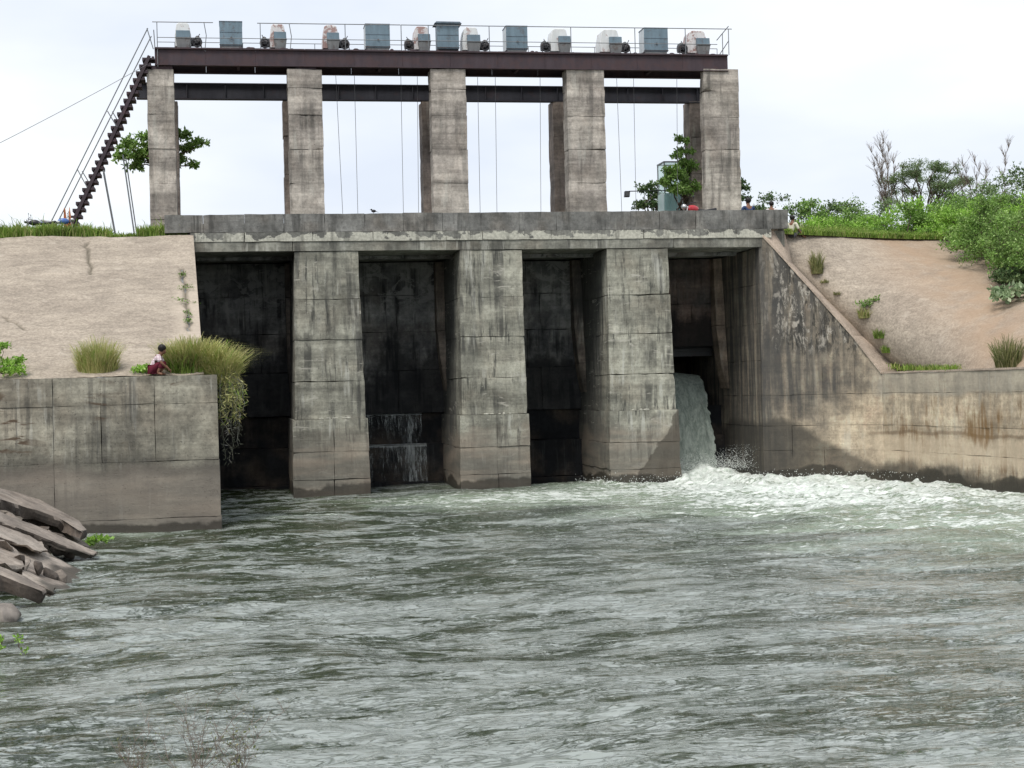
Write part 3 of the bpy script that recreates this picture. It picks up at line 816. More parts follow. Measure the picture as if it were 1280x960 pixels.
def left_apron():
    nu, nv = 190, 230
    V = np.zeros((nu, nv, 3))
    t = np.linspace(0, 1, nv)
    for i in range(nu):
        s = (i / (nu - 1)) ** 0.8
        xe = -0.78 + (-1.20 + 0.78) * t
        V[i, :, 0] = -14 + (xe + 14) * s
        V[i, :, 1] = 38.42 + t * 10.3
    V[..., 2] = left_z(V[..., 1])
    n = vnoise(V * np.array([1, 1, 3]), 0.7, 1.0, 5)
    V[..., 2] += n * 0.05 + 0.02 * vnoise(V, 3.0, 8.0, 3)
    edge = np.exp(-((V[..., 1] - 48.72) / 0.1) ** 2)
    V[..., 1] += edge * 0.12 * vnoise(V, 0.5, 6, 3)
    c1 = jag([tuple(plane_pt(107, 303)[:2]), tuple(plane_pt(113, 343)[:2])], 10, 0.07, 2)
    c2 = jag([tuple(plane_pt(228, 335)[:2]), tuple(plane_pt(232, 375)[:2]), tuple(plane_pt(236, 412)[:2])], 10, 0.05, 3)
    c3 = jag([tuple(plane_pt(5, 395)[:2]), tuple(plane_pt(30, 412)[:2])], 6, 0.06, 4)
    P2 = V[..., :2]
    cr_ = np.zeros(V.shape[:2])
    for c, wd in ((c1, 0.05), (c2, 0.06), (c3, 0.03)):
        d = polydist(P2, c)
        g = np.exp(-(d / wd) ** 2); V[..., 2] -= g * 0.07; cr_ = np.maximum(cr_, g * 0.75)
    strip = np.clip((V[..., 0] + 1.75 + 0.25 * vnoise(V, 0.8, 4, 3)) / 0.3, 0, 1) * np.clip((45.5 - V[..., 1]) / 1.5, 0, 1)
    o = mesh_obj('embankment_slope', V.reshape(-1, 3), grid_faces(nu, nv)[:, ::-1], MAT['apron'], None, 180)
    fill_attr(o, 'crack', cr_); fill_attr(o, 'dirt', strip)
    tag(o, kind='structure')
left_apron()

def catmull(P, t):
    P = [np.array(p, float) for p in P]; n = len(P) - 1
    x = min(max(t, 0), 1) * n; i = min(int(x), n - 1); u = x - i
    a, b, c, d = P[max(i - 1, 0)], P[i], P[i + 1], P[min(i + 2, n)]
    return 0.5 * ((2 * b) + (-a + c) * u + (2 * a - 5 * b + 4 * c - d) * u * u + (-a + 3 * b - 3 * c + d) * u ** 3)

RB = [(20.55, 46.75, 3.37), (21.25, 39.2, 3.37), (22.3, 30, 3.37), (26, 20, 3.37)]
RTOP = [(17.55, 49.25, 8.1), (25.4, 52.0, 8.1), (33, 50, 8.1), (46, 44, 8.1)]
_ra = {}
def right_apron():
    nu, nv = 260, 150
    V = np.zeros((nu, nv, 3))
    # the near edge follows the back of the coping
    pl = np.array([(21.0, 46.6, 3.30), (20.35, 47.9, 4.02), (19.2, 48.75, 5.75), (18.3, 49.3, 7.0), (17.75, 49.7, 8.02)])
    tt = np.linspace(0, 1, nv); z_ = 3.36 + (8.1 - 3.36) * tt
    edge_ = np.stack([np.interp(z_, pl[:, 2], pl[:, 0]), np.interp(z_, pl[:, 2], pl[:, 1]), z_ - .02], 1)
    for i in range(nu):
        t = (i / (nu - 1)) ** 1.25
        a, b = catmull(RB, t), catmull(RTOP, t)
        s = np.linspace(0, 1, nv)[:, None]
        V[i] = a + (b - a) * s
        V[i] += (edge_ - np.linspace(0, 1, nv)[:, None] * (np.array(RTOP[0]) - np.array(RB[0])) - np.array(RB[0])) * math.exp(-t * 14)
        V[i, :, 2] += 0.5 * np.sin(s[:, 0] * PI) * min(1, t * 5) * 0.35
    n = vnoise(V, 0.5, 21.0, 5)
    V[..., 2] += (n * 0.10 + 0.03 * vnoise(V, 2.5, 8.0, 3)) * np.clip(np.linspace(0, 8, nu), .1, 1)[:, None]
    # the worn path down the right of the slope
    T = (np.arange(nu) / (nu - 1))[:, None] ** 1.25 * np.ones((1, nv)); S = np.ones((nu, 1)) * np.linspace(0, 1, nv)[None, :]
    d = np.exp(-((T - (0.30 - 0.06 * S + 0.05 * vnoise(V, 0.3, 2, 2))) / 0.075) ** 2)
    d = np.clip(d * 0.9 + np.clip(T - 0.3, 0, 1) * 3, 0, 1)
    V[..., 2] -= d * 0.05
    o = mesh_obj('embankment_slope', V.reshape(-1, 3), grid_faces(nu, nv)[:, ::-1], MAT['apron_dirt'], None, 180)
    fill_attr(o, 'crack', np.zeros(nu * nv)); fill_attr(o, 'dirt', d)
    tag(o, kind='structure')
    _ra['V'] = V
right_apron()
def right_pt(px, py, dflt=50.0):
    V = _ra['V'].reshape(-1, 3)
    d = np.array(ray(px, py)); o = np.array([0, 0, EYE])
    r = V - o; t = r @ d
    e = np.linalg.norm(r - t[:, None] * d, axis=1)
    i = np.where(e < e.min() + 0.06)[0]
    return Vector(V[i[np.argmin(t[i])]])

# ---- crest ground left and right, and the bank under the riprap
def ground_strip(name, rows, mat, amp=0.06):
    rows = [[tuple(p) for p in r] for r in rows]
    nu, nv = len(rows), len(rows[0])
    V = np.array(rows, float)
    U = []
    for i in range(nu - 1):
        for s in np.linspace(0, 1, 12, endpoint=(i == nu - 2)):
            U.append(V[i] * (1 - s) + V[i + 1] * s)
    U = np.array(U); W = []
    for j in range(nv - 1):
        for s in np.linspace(0, 1, 12, endpoint=(j == nv - 2)):
            W.append(U[:, j] * (1 - s) + U[:, j + 1] * s)
    W = np.array(W).transpose(1, 0, 2)
    W[..., 2] += amp * vnoise(W, 0.6, 3, 4)
    o = mesh_obj(name, W.reshape(-1, 3), grid_faces(W.shape[0], W.shape[1]), mat, None, 180)
    return tag(o, kind='structure')
ground_strip('embankment_crest', [[(-60, 48.6, 8.0), (-60, 60, 8.15), (-60, 140, 5)], [(-14, 48.6, 8.08), (-14, 60, 8.15), (-14, 140, 5)], [(-1.25, 48.72, 8.08), (-1.25, 60, 8.15), (-1.25, 140, 5)]], MAT['soil'], 0.04)
_rc = [catmull(RTOP, t) for t in np.linspace(0, 1, 13)]
ground_strip('embankment_crest', [[(17.2, 49.3, 8.05), (17.2, 60, 8.2), (17.2, 140, 5)]] + [[(p[0], p[1] - .12, 8.07), (p[0], 61, 8.4), (p[0], 140, 5)] for p in _rc] + [[(80, 30, 8.05), (80, 62, 8.8), (80, 140, 5)]], MAT['soil'], 0.025)
ground_strip('riverbank', [[(-30, 10, 9), (-30, 30, 9), (-30, 38.1, 9)], [(-9.2, 10, 3.0), (-9.6, 26, 3.0), (-9.6, 38.1, 3.4)], [(-4.6, 18, -0.3), (-3.5, 26.2, -0.3), (-3.3, 38.1, -0.3)], [(-2.2, 18, -1.5), (-1.9, 26.2, -1.5), (-1.5, 38.1, -1.5)]], MAT['bank'], 0.2)

# ================================================================ BARRAGE STRUCTURE
YF = 48.7
# ---- piers
def pier(i, xl, xr, dl, dr, base, label):
    t = thing('pier', label, 'pier', ((xl + xr) / 2, YF, 0), 0, 'concrete piers between the gate openings')
    lv = [-1.3, 0.5, 1.36, 2.38, 3.55, 4.85, 6.1, 7.585]
    r = random.Random(i)
    for k in range(len(lv) - 1):
        z0, z1 = lv[k] + (r.uniform(-.1, .1) if 0 < k else 0), lv[k + 1]
        z0 = lv[k]
        pr = 0.055 if z1 <= 2.4 else 0.0
        def xs(z):
            q = 1 - max(0, z) / 7.6
            return xl - dl * q - pr, xr + dr * q + pr
        a0, b0 = xs(z0); a1, b1 = xs(z1)
        j = r.uniform(-0.012, 0.012)
        yf = YF - pr * 1.3 + r.uniform(-.012, .012)
        if z1 <= 2.4 and i != 2:
            mt = 0.52 + 0.03 * r.random()
            m0_, m1_ = a0 + (b0 - a0) * mt, a1 + (b1 - a1) * mt
            for q, (p0, p1, q0, q1) in enumerate(((a0, m0_, a1, m1_), (m0_, b0, m1_, b1))):
                e = r.uniform(-.008, .008)
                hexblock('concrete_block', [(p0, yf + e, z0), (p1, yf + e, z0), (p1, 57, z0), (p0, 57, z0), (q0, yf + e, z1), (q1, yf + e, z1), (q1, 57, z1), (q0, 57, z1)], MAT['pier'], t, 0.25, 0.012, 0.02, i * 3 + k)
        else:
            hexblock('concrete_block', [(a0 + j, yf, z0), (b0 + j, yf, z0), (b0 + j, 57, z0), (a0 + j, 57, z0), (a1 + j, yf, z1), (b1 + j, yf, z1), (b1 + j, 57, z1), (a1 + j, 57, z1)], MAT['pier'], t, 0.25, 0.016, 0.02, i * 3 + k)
    # rubble and lime left on the ledge
    mbr = MB()
    for _ in range(5):
        x = xl + (xr - xl) * r.uniform(0.35, 0.8); mbr.ball((x, YF - 0.03, 2.40), (r.uniform(.03, .11), .03, r.uniform(.015, .04)), 6, 4)
    mesh_obj('ledge_debris', mbr.v, mbr.f, MAT['whitewash'], t)['kind'] = 'stuff'
    return t
pier(0, 1.84, 3.82, 0.16, 0.17, 0, 'left pier of three, with a vertical joint in its split lower blocks')
pier(1, 7.02, 9.02, 0.12, 0.04, 0, 'middle pier of three, flaring at its foot beside the dark trickling bay')
pier(2, 11.78, 13.80, 0.03, 0.22, 0, 'right pier of three, beside the spouting bay and half wet at the foot')

# ---- bays: breast wall, gate, sill, guide
BAYS = [(-1.24, 1.86), (3.80, 7.05), (8.98, 11.80), (13.78, 16.86)]
bn = ['leftmost bay behind the grass clump', 'second bay between left and middle piers', 'third bay between middle and right piers', 'right bay above the spouting water']
for i, (xa, xb) in enumerate(BAYS):
    mt = MAT['breast_brown'] if i == 3 else MAT['breast']
    t = thing('breast_wall', ('rust brown ' if i == 3 else 'black stained ') + 'concrete breast wall in the ' + bn[i], 'wall', ((xa + xb) / 2, 53, 4.55), 0, 'breast walls closing the bays')
    lv = [4.5, 5.3, 6.0, 6.75, 7.575] if i == 3 else [2.43, 3.9, 5.2, 6.45, 7.575]
    for k in range(4):
        nb = 3 if k % 2 else 2
        for q in range(nb):
            a, b = xa + (xb - xa) * q / nb, xa + (xb - xa) * (q + 1) / nb
            e = random.uniform(-0.02, 0.02)
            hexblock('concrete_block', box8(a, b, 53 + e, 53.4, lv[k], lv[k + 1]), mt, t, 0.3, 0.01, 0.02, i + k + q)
    if i == 3:
        g = thing('sluice_gate', 'raised black steel sluice gate in the right bay, over the spouting water', 'sluice gate', ((xa + xb) / 2, 53.6, 2.4))
        lift = 1.75 if i == 3 else 0.0
        mb = MB(); mb.box((xa + .12, 53.62, 2.42 + lift), (xb - .12, 53.66, 3.2 + 1.7 * (i == 3) + lift)); mb.build('skin_plate', MAT['gate'], g, sub=True)
        for z in ((2.6, 2.85) if i < 3 else (2.6, 3.1, 3.6, 4.1)):
            mb = MB(); mb.box((xa + .12, 53.5, z + lift), (xb - .12, 53.617, z + .09 + lift)); mb.build('stiffener', MAT['gate'], g, sub=True)
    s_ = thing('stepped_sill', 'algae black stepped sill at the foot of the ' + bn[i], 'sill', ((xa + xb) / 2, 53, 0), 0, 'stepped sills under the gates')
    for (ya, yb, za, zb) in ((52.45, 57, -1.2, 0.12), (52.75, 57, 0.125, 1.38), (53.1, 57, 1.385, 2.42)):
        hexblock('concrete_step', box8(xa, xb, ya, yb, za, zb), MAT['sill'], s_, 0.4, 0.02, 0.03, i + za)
    # tapering guide on the right cheek
    gd = thing('gate_guide', 'tan tapering concrete guide at the right of the ' + bn[i], 'gate guide', (xb, 52.8, 3), 0, 'tan gate guides')
    wtop = 0.30 if i != 0 else 0.16
    z0 = 3.0 if i else 2.6
    zs = [z0, 4.0, 5.2, 6.4, 7.55]
    for k in range(4):
        f0, f1 = [0.1 + 0.9 * min(1, (z - z0) / 1.6) for z in (zs[k], zs[k + 1])]
        lean = [0.32 * (1 - (z - z0) / (7.6 - z0)) for z in (zs[k], zs[k + 1])]
        xr_ = xb - 0.03
        hexblock('guide_block', [(xr_ - wtop * f0, 52.55 - lean[0], zs[k]), (xr_, 52.55 - lean[0] * 1.6, zs[k]), (xr_, 52.98, zs[k]), (xr_ - wtop * f0, 52.98, zs[k]),
                                 (xr_ - wtop * f1, 52.55 - lean[1], zs[k + 1]), (xr_, 52.55 - lean[1] * 1.6, zs[k + 1]), (xr_, 52.98, zs[k + 1]), (xr_ - wtop * f1, 52.98, zs[k + 1])], MAT['guide' if i == 3 else 'guide_dark'], gd, 0.2, 0.008, 0.012, i * 5 + k)

# ---- deck bridge
deck = thing('road_bridge', 'concrete road deck with stained parapet and peeling whitewashed edge over the bays', 'bridge', (8, YF, 7.6))
hexblock('deck_slab', box8(-2.0, 17.85, 48.93, 58.5, 7.62, 8.15), MAT['beam'], deck, 0.8, 0.01, 0.01)
xs_ = [-2.06, -0.9, 0.35, 1.55, 2.8, 4.05, 5.25, 6.5, 7.72, 8.95, 10.15, 11.4, 12.6, 13.55, 14.75, 15.9, 17.05, 17.9]
for k in range(len(xs_) - 1):
    e = random.uniform(-.006, .006)
    zt = 8.75 + 0.004 * k + random.uniform(-.006, .006)
    hexblock('parapet_panel', box8(xs_[k], xs_[k + 1], YF + e, YF + .22, 8.195, zt), MAT['parapet'], deck, 0.2, 0.01, 0.012, k)
xe = [-1.3, 0.35, 2.42, 4.3, 6.6, 7.75, 9.4, 11.3, 13.0, 14.5, 16.1, 17.3]
for k in range(len(xe) - 1):
    hexblock('edge_panel', box8(xe[k], xe[k + 1], YF - .05 + random.uniform(-.004, .004), YF + .22, 7.90, 8.19), MAT['whitewash'], deck, 0.18, 0.01, 0.02, k)
xb_ = [-1.3, 1.8, 4.1, 7.3, 9.0, 11.9, 14.0, 17.0]
for k in range(len(xb_) - 1):
    hexblock('fascia_beam', box8(xb_[k], xb_[k + 1], YF - .02 + random.uniform(-.006, .006), YF + .3, 7.60, 7.895), MAT['beam'], deck, 0.2, 0.012, 0.02, k + 30)
hexblock('footway_kerb', box8(-2.0, 17.85, 49.0, 50.0, 8.155, 8.5), MAT['parapet'], deck, 0.6, 0.008, 0.01)
hexblock('soffit_beam', box8(-1.2, 16.8, 50.7, 51.0, 7.5, 7.615), MAT['breast'], deck, 0.5, 0.01, 0.02)

# ---- columns (front row and rear row)
YC = 55.0
CP = [(185, 219), (361, 404), (540, 584), (710, 757), (881, 925)]
cw = ['leftmost front column beside the steep steel stair', 'second front column from the stair, standing over the left pier', 'middle front column, over the middle pier', 'fourth front column, over the right pier', 'rightmost front column beside the seated people']
tops = []
for i, (a, b) in enumerate(CP):
    xa, xb = at(a, 175, YC).x, at(b, 175, YC).x
    zt = at((a + b) / 2, 86, YC).z
    tops.append(zt)
    t = thing('column', 'grey concrete hoist frame column, ' + cw[i], 'column', ((xa + xb) / 2, YC, 8.15), 0, 'front columns carrying the hoist platform')
    r = random.Random(50 + i)
    zz = [8.0, 9.3, 10.55, 11.75, 12.95, 13.9, zt]
    for k in range(6):
        dx_, dy_ = r.uniform(-.008, .008), r.uniform(-.006, .006)
        hexblock('concrete_block', box8(xa + dx_, xb + dx_, YC + dy_, YC + (.75 if i != 4 else .5), zz[k], zz[k + 1]), MAT['column'], t, 0.15, 0.028, 0.025, i * 7 + k)
YR = 57.35
RP = [(205, 219), (354, 392), (528, 565), (692, 735), (853, 883)]
rear_tops = []
for i, (a, b) in enumerate(RP):
    p = at(a if i else 178, 175, YR); 
    xa = p.x; xw = 1.0
    zt = at((a + b) / 2, 126, YR).z
    rear_tops.append(zt)
    if i == 0: xa = at(187, 175, YR).x
    if i == 4: xa = at(863, 175, YR).x
    t = thing('column', 'darker rear column half hidden behind the ' + cw[i].split(',')[0], 'column', (xa + .5, YR, 8.15), 0, 'rear columns under the tie beam')
    zz = [8.0, 9.6, 11.2, 12.6, zt]
    for k in range(4):
        hexblock('concrete_block', box8(xa + random.uniform(-.015, .015), xa + xw, YR, YR + .9, zz[k], zz[k + 1]), MAT['rear_column'], t, 0.2, 0.025, 0.02, i * 9 + k + 60)

# ---- tie beam along the rear columns
zb0, zb1 = at(300, 124, YR).z, at(300, 104.5, YR).z
xa, xb = at(170, 114, YR).x, at(884, 114, YR).x
sl_ = at(700, 126, YR).z - zb0
t = thing('tie_beam', 'long blackened steel beam behind the front columns, below the hoist platform', 'beam', (xa, YR, zb0))
zr1 = zb1 + 0.02
mb = MB(); mb.box((xa, YR + .1, zb0 + .035), (xb, YR + .14, zr1 - .035)); mb.build('web', MAT['girder_blue'], t, sub=True)
for nm, z in (('flange', zb0), ('flange', zr1 - .033)):
    mb = MB(); mb.box((xa, YR - .02, z), (xb, YR + .26, z + .033)); mb.build(nm, MAT['girder_blue'], t, sub=True)
for k in range(16):
    x = xa + .4 + k * (xb - xa - .8) / 15
    mb = MB(); mb.box((x, YR + .0, zb0 + .036), (x + .02, YR + .098, zr1 - .036)); mb.build('stiffener', MAT['girder_blue'], t, sub=True)

# ---- hoist platform
xl, xr = at(193, 75, YC).x, at(910, 84, YC).x
Zb = sum(tops) / 5 + 0.02
Zt = Zb + 0.60
YP0, YP1 = YC + 0.02, YC + 1.45
plat = thing('hoist_platform', 'dark red oxide steel platform on the column tops carrying the gate hoists', 'platform', (xl, YC, Zb))
for y, nm in ((YP0, 'front_girder'), (YP1 - .1, 'rear_girder')):
    n = 12
    for k in range(n):
        a, b = xl + (xr - xl) * k / n, xl + (xr - xl) * (k + 1) / n
        mb = MB(); mb.box((a + .003, y, Zb + .03), (b - .003, y + .03 + random.uniform(-.004, .004), Zt - .04)); mb.build('web_plate', MAT['girder'], plat, sub=True)
    mb = MB(); mb.box((xl, y - .08, Zb), (xr, y + .12, Zb + .028)); mb.build('flange', MAT['girder'], plat, sub=True)
    mb = MB(); mb.box((xl, y - .08, Zt - .038), (xr, y + .12, Zt - .01)); mb.build('flange', MAT['girder'], plat, sub=True)
for k in range(9):
    x = xl + .3 + k * (xr - xl - .6) / 8
    mb = MB(); mb.box((x, YP0 + .035, Zb + .1), (x + .1, YP1 - .105, Zb + .3)); mb.build('cross_beam', MAT['girder'], plat, sub=True)
for k in range(24):
    a, b = xl + (xr - xl) * k / 24, xl + (xr - xl) * (k + 1) / 24
    mb = MB(); mb.box((a + .006, YP0 - .06, Zt - .009 + random.uniform(0, .006)), (b - .006, YP1 + .04, Zt + .018 + random.uniform(0, .006))); mb.build('deck_plate', MAT['girder'], plat, sub=True)
# bits of debris and cable on the plate
for k in range(18):
    x = random.uniform(xl + .3, xr - .3)
    mb = MB(); mb.ball((x, YP0 + .05, Zt + .03), (random.uniform(.04, .13), .05, random.uniform(.02, .06)), 7, 5); mb.build('grease_lump', MAT['girder'], plat, sub=True)
for i in range(5):
    x = (at(CP[i][0], 90, YC).x + at(CP[i][1], 90, YC).x) / 2
    mb = MB(); mb.box((x - .35, YC + .05, tops[i]), (x + .35, YC + .5, Zb - .003)); mb.build('bearing_plate', MAT['girder'], plat, sub=True)

# railing on the platform
rail = thing('railing', 'thin steel tube railing along the hoist platform', 'railing', (xl, YP0, Zt))
zr_top = lambda px: at(px, 27.5 + (px - 195) * 0.0125, YP0).z
def rtube(name, pts, r=0.016): 
    mb = MB(); mb.tube(pts, r, 6); return mb.build(name, MAT['steel'], rail, sub=True)
PX = [196, 255.6, 325, 362, 431, 501, 535, 611, 713, 793, 856, 910]
for q, px in enumerate(PX):
    p = at(px, 40, YP0); bend = 0.05 if q in (1, 3) else 0
    zt_ = zr_top(px)
    z00 = Zt if q else Zb - .05
    rtube('post', [(p.x, YP0 - .05, z00), (p.x + bend, YP0 - .05, (Zt + zt_) / 2), (p.x - bend * .4, YP0 - .05, zt_)])
for a, b in ((190, 266), (321, 500), (501, 713), (713, 914)):
    rtube('top_rail', [(at(a, 30, YP0).x, YP0 - .05, zr_top(a)), (at(b, 30, YP0).x, YP0 - .05, zr_top(b))])
for a, b in ((196, 325), (325, 535), (535, 713), (713, 896)):
    zm = lambda px: Zt + (zr_top(px) - Zt) * .40
    rtube('mid_rail', [(at(a, 50, YP0).x, YP0 - .05, zm(a)), (at(b, 50, YP0).x, YP0 - .05, zm(b))], 0.013)
    rtube('rear_rail', [(at(a, 50, YP1).x, YP1, zm(a) + .17), (at(b, 50, YP1).x, YP1, zm(b) + .17)], 0.013)
for px in (218, 303, 393, 480, 560, 660, 743, 830, 896):
    p = at(px, 50, YP1); rtube('post', [(p.x, YP1, Zt), (p.x, YP1, Zt + .40 * (zr_top(px) - Zt) + .17)], 0.013)
pe = at(910, 33, YP0); pr_ = at(896, 50, YP1)
rtube('end_rail', [(pe.x, YP0 - .05, pe.z), (pr_.x, YP1, pr_.z)]); rtube('end_rail', [(pe.x, YP0 - .05, (pe.z + Zt) / 2), (pr_.x, YP1, Zt + .2)])
rtube('end_post', [((pe.x + pr_.x) / 2, (YP0 + YP1) / 2, Zt), ((pe.x + pr_.x) / 2, (YP0 + YP1) / 2, (pe.z + pr_.z) / 2)])

# ---- hoists and cabinets
ZM = Zt + 0.03
HG = 'hooded gate hoists on the platform'
def hoist(px, side, hoodm, label, wpx=20.5, face=(0.24, .96)):
    """hooded winch: hood housing with sloped top, blue front box over a grey hopper-shaped case, open gears beside it"""
    p = at(px, 50, YC + .45)
    t = thing('gate_hoist', label, 'hoist', (p.x, YC + .45, ZM), 0, HG)
    wd = wpx * 0.0292; h = 0.93
    yb, yf = 0.62, -0.12
    mb = MB(); hw = wd / 2
    prof = [(-hw, 0.1), (hw * .86, 0.1), (hw * .9, h * .55), (hw * .66, h * .95), (hw * .45, h), (-hw * .55, h), (-hw * .8, h * .93), (-hw, h * .5)]
    mb.prism(prof, yf, yb, 'y'); mb.build('hood', hoodm, t, 45, bevel=.02)
    mb = MB(); x0 = -hw + wd * face[0]; x1 = -hw + wd * face[1]
    mb.add([(x0, yf - .22, .36), (x1, yf - .22, .36), (x1, yf - .002, .36), (x0, yf - .002, .36), (x0, yf - .22, h * .66), (x1 - .01, yf - .22, h * .66), (x1 - .02, yf - .002, h * .7), (x0, yf - .002, h * .7)],
           [(0, 3, 2, 1), (4, 5, 6, 7), (0, 1, 5, 4), (1, 2, 6, 5), (2, 3, 7, 6), (3, 0, 4, 7)])
    mb.build('brake_box', MAT['blue'], t, bevel=.008)
    mb = MB()
    mb.add([(x0 + .04, yf - .2, 0), (x1 - .04, yf - .2, 0), (x1 - .04, yf - .002, 0), (x0 + .04, yf - .002, 0), (x0 - .01, yf - .24, .355), (x1 + .01, yf - .24, .355), (x1 + .01, yf - .002, .355), (x0 - .01, yf - .002, .355)],
           [(0, 3, 2, 1), (4, 5, 6, 7), (0, 1, 5, 4), (1, 2, 6, 5), (2, 3, 7, 6), (3, 0, 4, 7)])
    mb.build('gear_case', MAT['gearcase'], t, bevel=.008)
    mb = MB(); mb.box((x0 - .02, yf - .25, .34), (x1 + .02, yf - .2205, .375)); mb.build('case_rim', MAT['machine'], t)
    sx = side
    cx_ = sx * (hw + .17)
    mb = MB(); mb.torus((cx_, -.1, .26), .15, .035, 'y', 18, 6); mb.cyl((cx_, -.16, .26), (cx_, -.04, .26), .05); 
    for a in range(4): mb.tube([(cx_, -.1, .26), (cx_ + .14 * math.cos(a * PI / 2 + .4), -.1, .26 + .14 * math.sin(a * PI / 2 + .4))], .014, 5)
    mb.build('gear_wheel', MAT['machine'], t)
    mb = MB(); mb.cyl((cx_ - sx * .2, .12, .3), (cx_ + sx * .14, .12, .3), .15, 12); mb.build('rope_drum', MAT['machine'], t, 40)
    mb = MB(); mb.cyl((cx_ + sx * .02, .05, .44), (cx_ + sx * .02, .3, .46), .085, 10); mb.cyl((cx_ + sx * .02, .02, .45), (cx_ + sx * .02, .05, .44), .05, 8); mb.build('motor', MAT['gearcase'], t, 40)
    mb = MB(); mb.box((min(0, cx_) - .05, -.3, -.028), (max(0, cx_) + .16, .7, .03)); mb.build('bed_frame', MAT['machine'], t)
    mb = MB(); mb.tube([(cx_ + sx * .16, -.2, .02), (cx_ + sx * .12, -.2, .3), (cx_ - sx * .05, -.2, .42)], .018, 5); mb.tube([(cx_ - sx * .12, -.22, .1), (cx_ + sx * .1, -.22, .52)], .015, 5); mb.build('brake_lever', MAT['machine'], t)
    return t
def cabinet(px, wpx, h, label, lid=False, legs=False, sidem=None, depth=.75):
    p = at(px, 50, YC + .3)
    t = thing('motor_cabinet' if not lid else 'control_cabinet', label, 'cabinet', (p.x, YC + .3, ZM), 0, 'blue grey motor cabinets on the platform' if not lid else None)
    hw = wpx * .029 / 2; z0 = .14
    mb = MB(); mb.box((-hw, 0, z0), (hw, .012, h)); mb.build('front_panel', MAT['blue'], t)
    mb = MB(); mb.box((-hw + .002, .014, z0), (hw - .002, depth, h - .01)); mb.build('body', sidem or MAT['pale'], t, bevel=.006)
    mb = MB(); mb.box((-hw - .012, -.012, z0 + .02), (hw + .012, -.0005, z0 + .05)); mb.build('bottom_trim', MAT['machine'], t)
    mb = MB(); mb.box((-hw, -.01, h * .62), (hw, -.001, h * .635)); mb.build('seam', MAT['blue_dark'], t)
    mb = MB(); mb.box((-hw - .01, -.012, h + .001), (hw + .01, depth + .01, h + .025)); mb.build('top_edge', MAT['blue_dark'], t)
    if not legs:
        mb = MB(); mb.box((-hw + .04, .02, -.028), (hw - .04, depth - .05, z0 - .002)); mb.build('plinth', MAT['gearcase'], t)
        mb = MB(); mb.cyl((-.02, -.03, .42), (.05, -.03, .42), .02, 8); mb.cyl((.015, -.03, .42), (.015, -.002, .46), .012, 6); mb.build('latch', MAT['machine'], t)
    else:
        for sx in (-hw + .03, hw - .03):
            for y in (.05, depth - .06):
                mb = MB(); mb.tube([(sx, y, -.028), (sx, y, z0)], .018, 5); mb.build('leg', MAT['machine'], t)
    if lid:
        mb = MB(); mb.prism([(-hw - .1, h + .026), (hw + .1, h + .026), (hw + .03, h + .09), (-hw - .03, h + .09)], -.1, depth + .08, 'y'); mb.build('rain_lid', MAT['blue_dark'], t)
    return t
hoist(229, 1, MAT['white'], 'white hooded hoist nearest the stair, at the left end of the platform', 20, (0.08, .92))
cabinet(288.5, 27, .98, 'plain blue grey cabinet, first from the left end of the platform')
hoist(347.5, -1, MAT['white_rusty'], 'rust blotched white hooded hoist just left of the second front column')
hoist(413.5, 1, MAT['white_rusty'], 'rust topped white hooded hoist just right of the second front column')
cabinet(472, 30, .97, 'blue grey cabinet with pale left side, left of the tall lidded cabinet')
hoist(527, -1, MAT['white_rusty'], 'red streaked white hooded hoist with open gears, just left of the tall lidded cabinet')
cabinet(560, 27, 1.0, 'tall blue grey control cabinet on legs with an overhanging lid, over the middle column', True, True, MAT['blue'], .5)
hoist(588.5, 1, MAT['white'], 'clean white hooded hoist just right of the tall lidded cabinet', 22)
cabinet(646, 27, .98, 'blue grey cabinet between the clean white hoist and the fourth column')
hoist(699, -1, MAT['white'], 'rounded white hooded hoist left of the railing post above the fourth column', 24, (.4, 1.0))
hoist(762, 1, MAT['white'], 'widest white hooded hoist, with its blue box on the right half', 27, (.42, .98))
cabinet(820, 31, .99, 'large blue grey cabinet with wide pale left side, rightmost cabinet on the platform')
hoist(871, -1, MAT['white_rusty'], 'pink patched white hooded hoist at the right end of the platform', 27, (.4, 1.0))

# ---- ropes
rp = ['nearest right of the second front column', 'right rope of the pair near the second column', 'left rope of the pair near the middle column', 'rope closest to the left of the middle column',
      'first rope right of the middle column', 'second rope right of the middle column', 'lone rope left of the fourth column', 'first rope right of the fourth column', 'second rope right of the fourth column', 'lone rope left of the rear right column']
for (a, b), lb in zip(((420, 428), (443, 447), (501, 504), (521.5, 523), (597, 600), (619, 621), (675, 676), (771, 777), (792, 795), (846, 847)), rp):
    p0, p1 = at(a, 105, YC + 1.0), at(b, 262, YC + 1.0)
    d = (p1 - p0); 
    t0 = p0 + d * ((Zb - .1 - p0.z) / d.z); t1 = p0 + d * ((7.9 - p0.z) / d.z)
    mb = MB(); mb.tube([t0, t1], .009, 5)
    tag(mesh_obj('hoist_rope', mb.v, mb.f, MAT['rope']), 'thin hoist wire, ' + lb, 'rope', 'hoist wires under the platform')

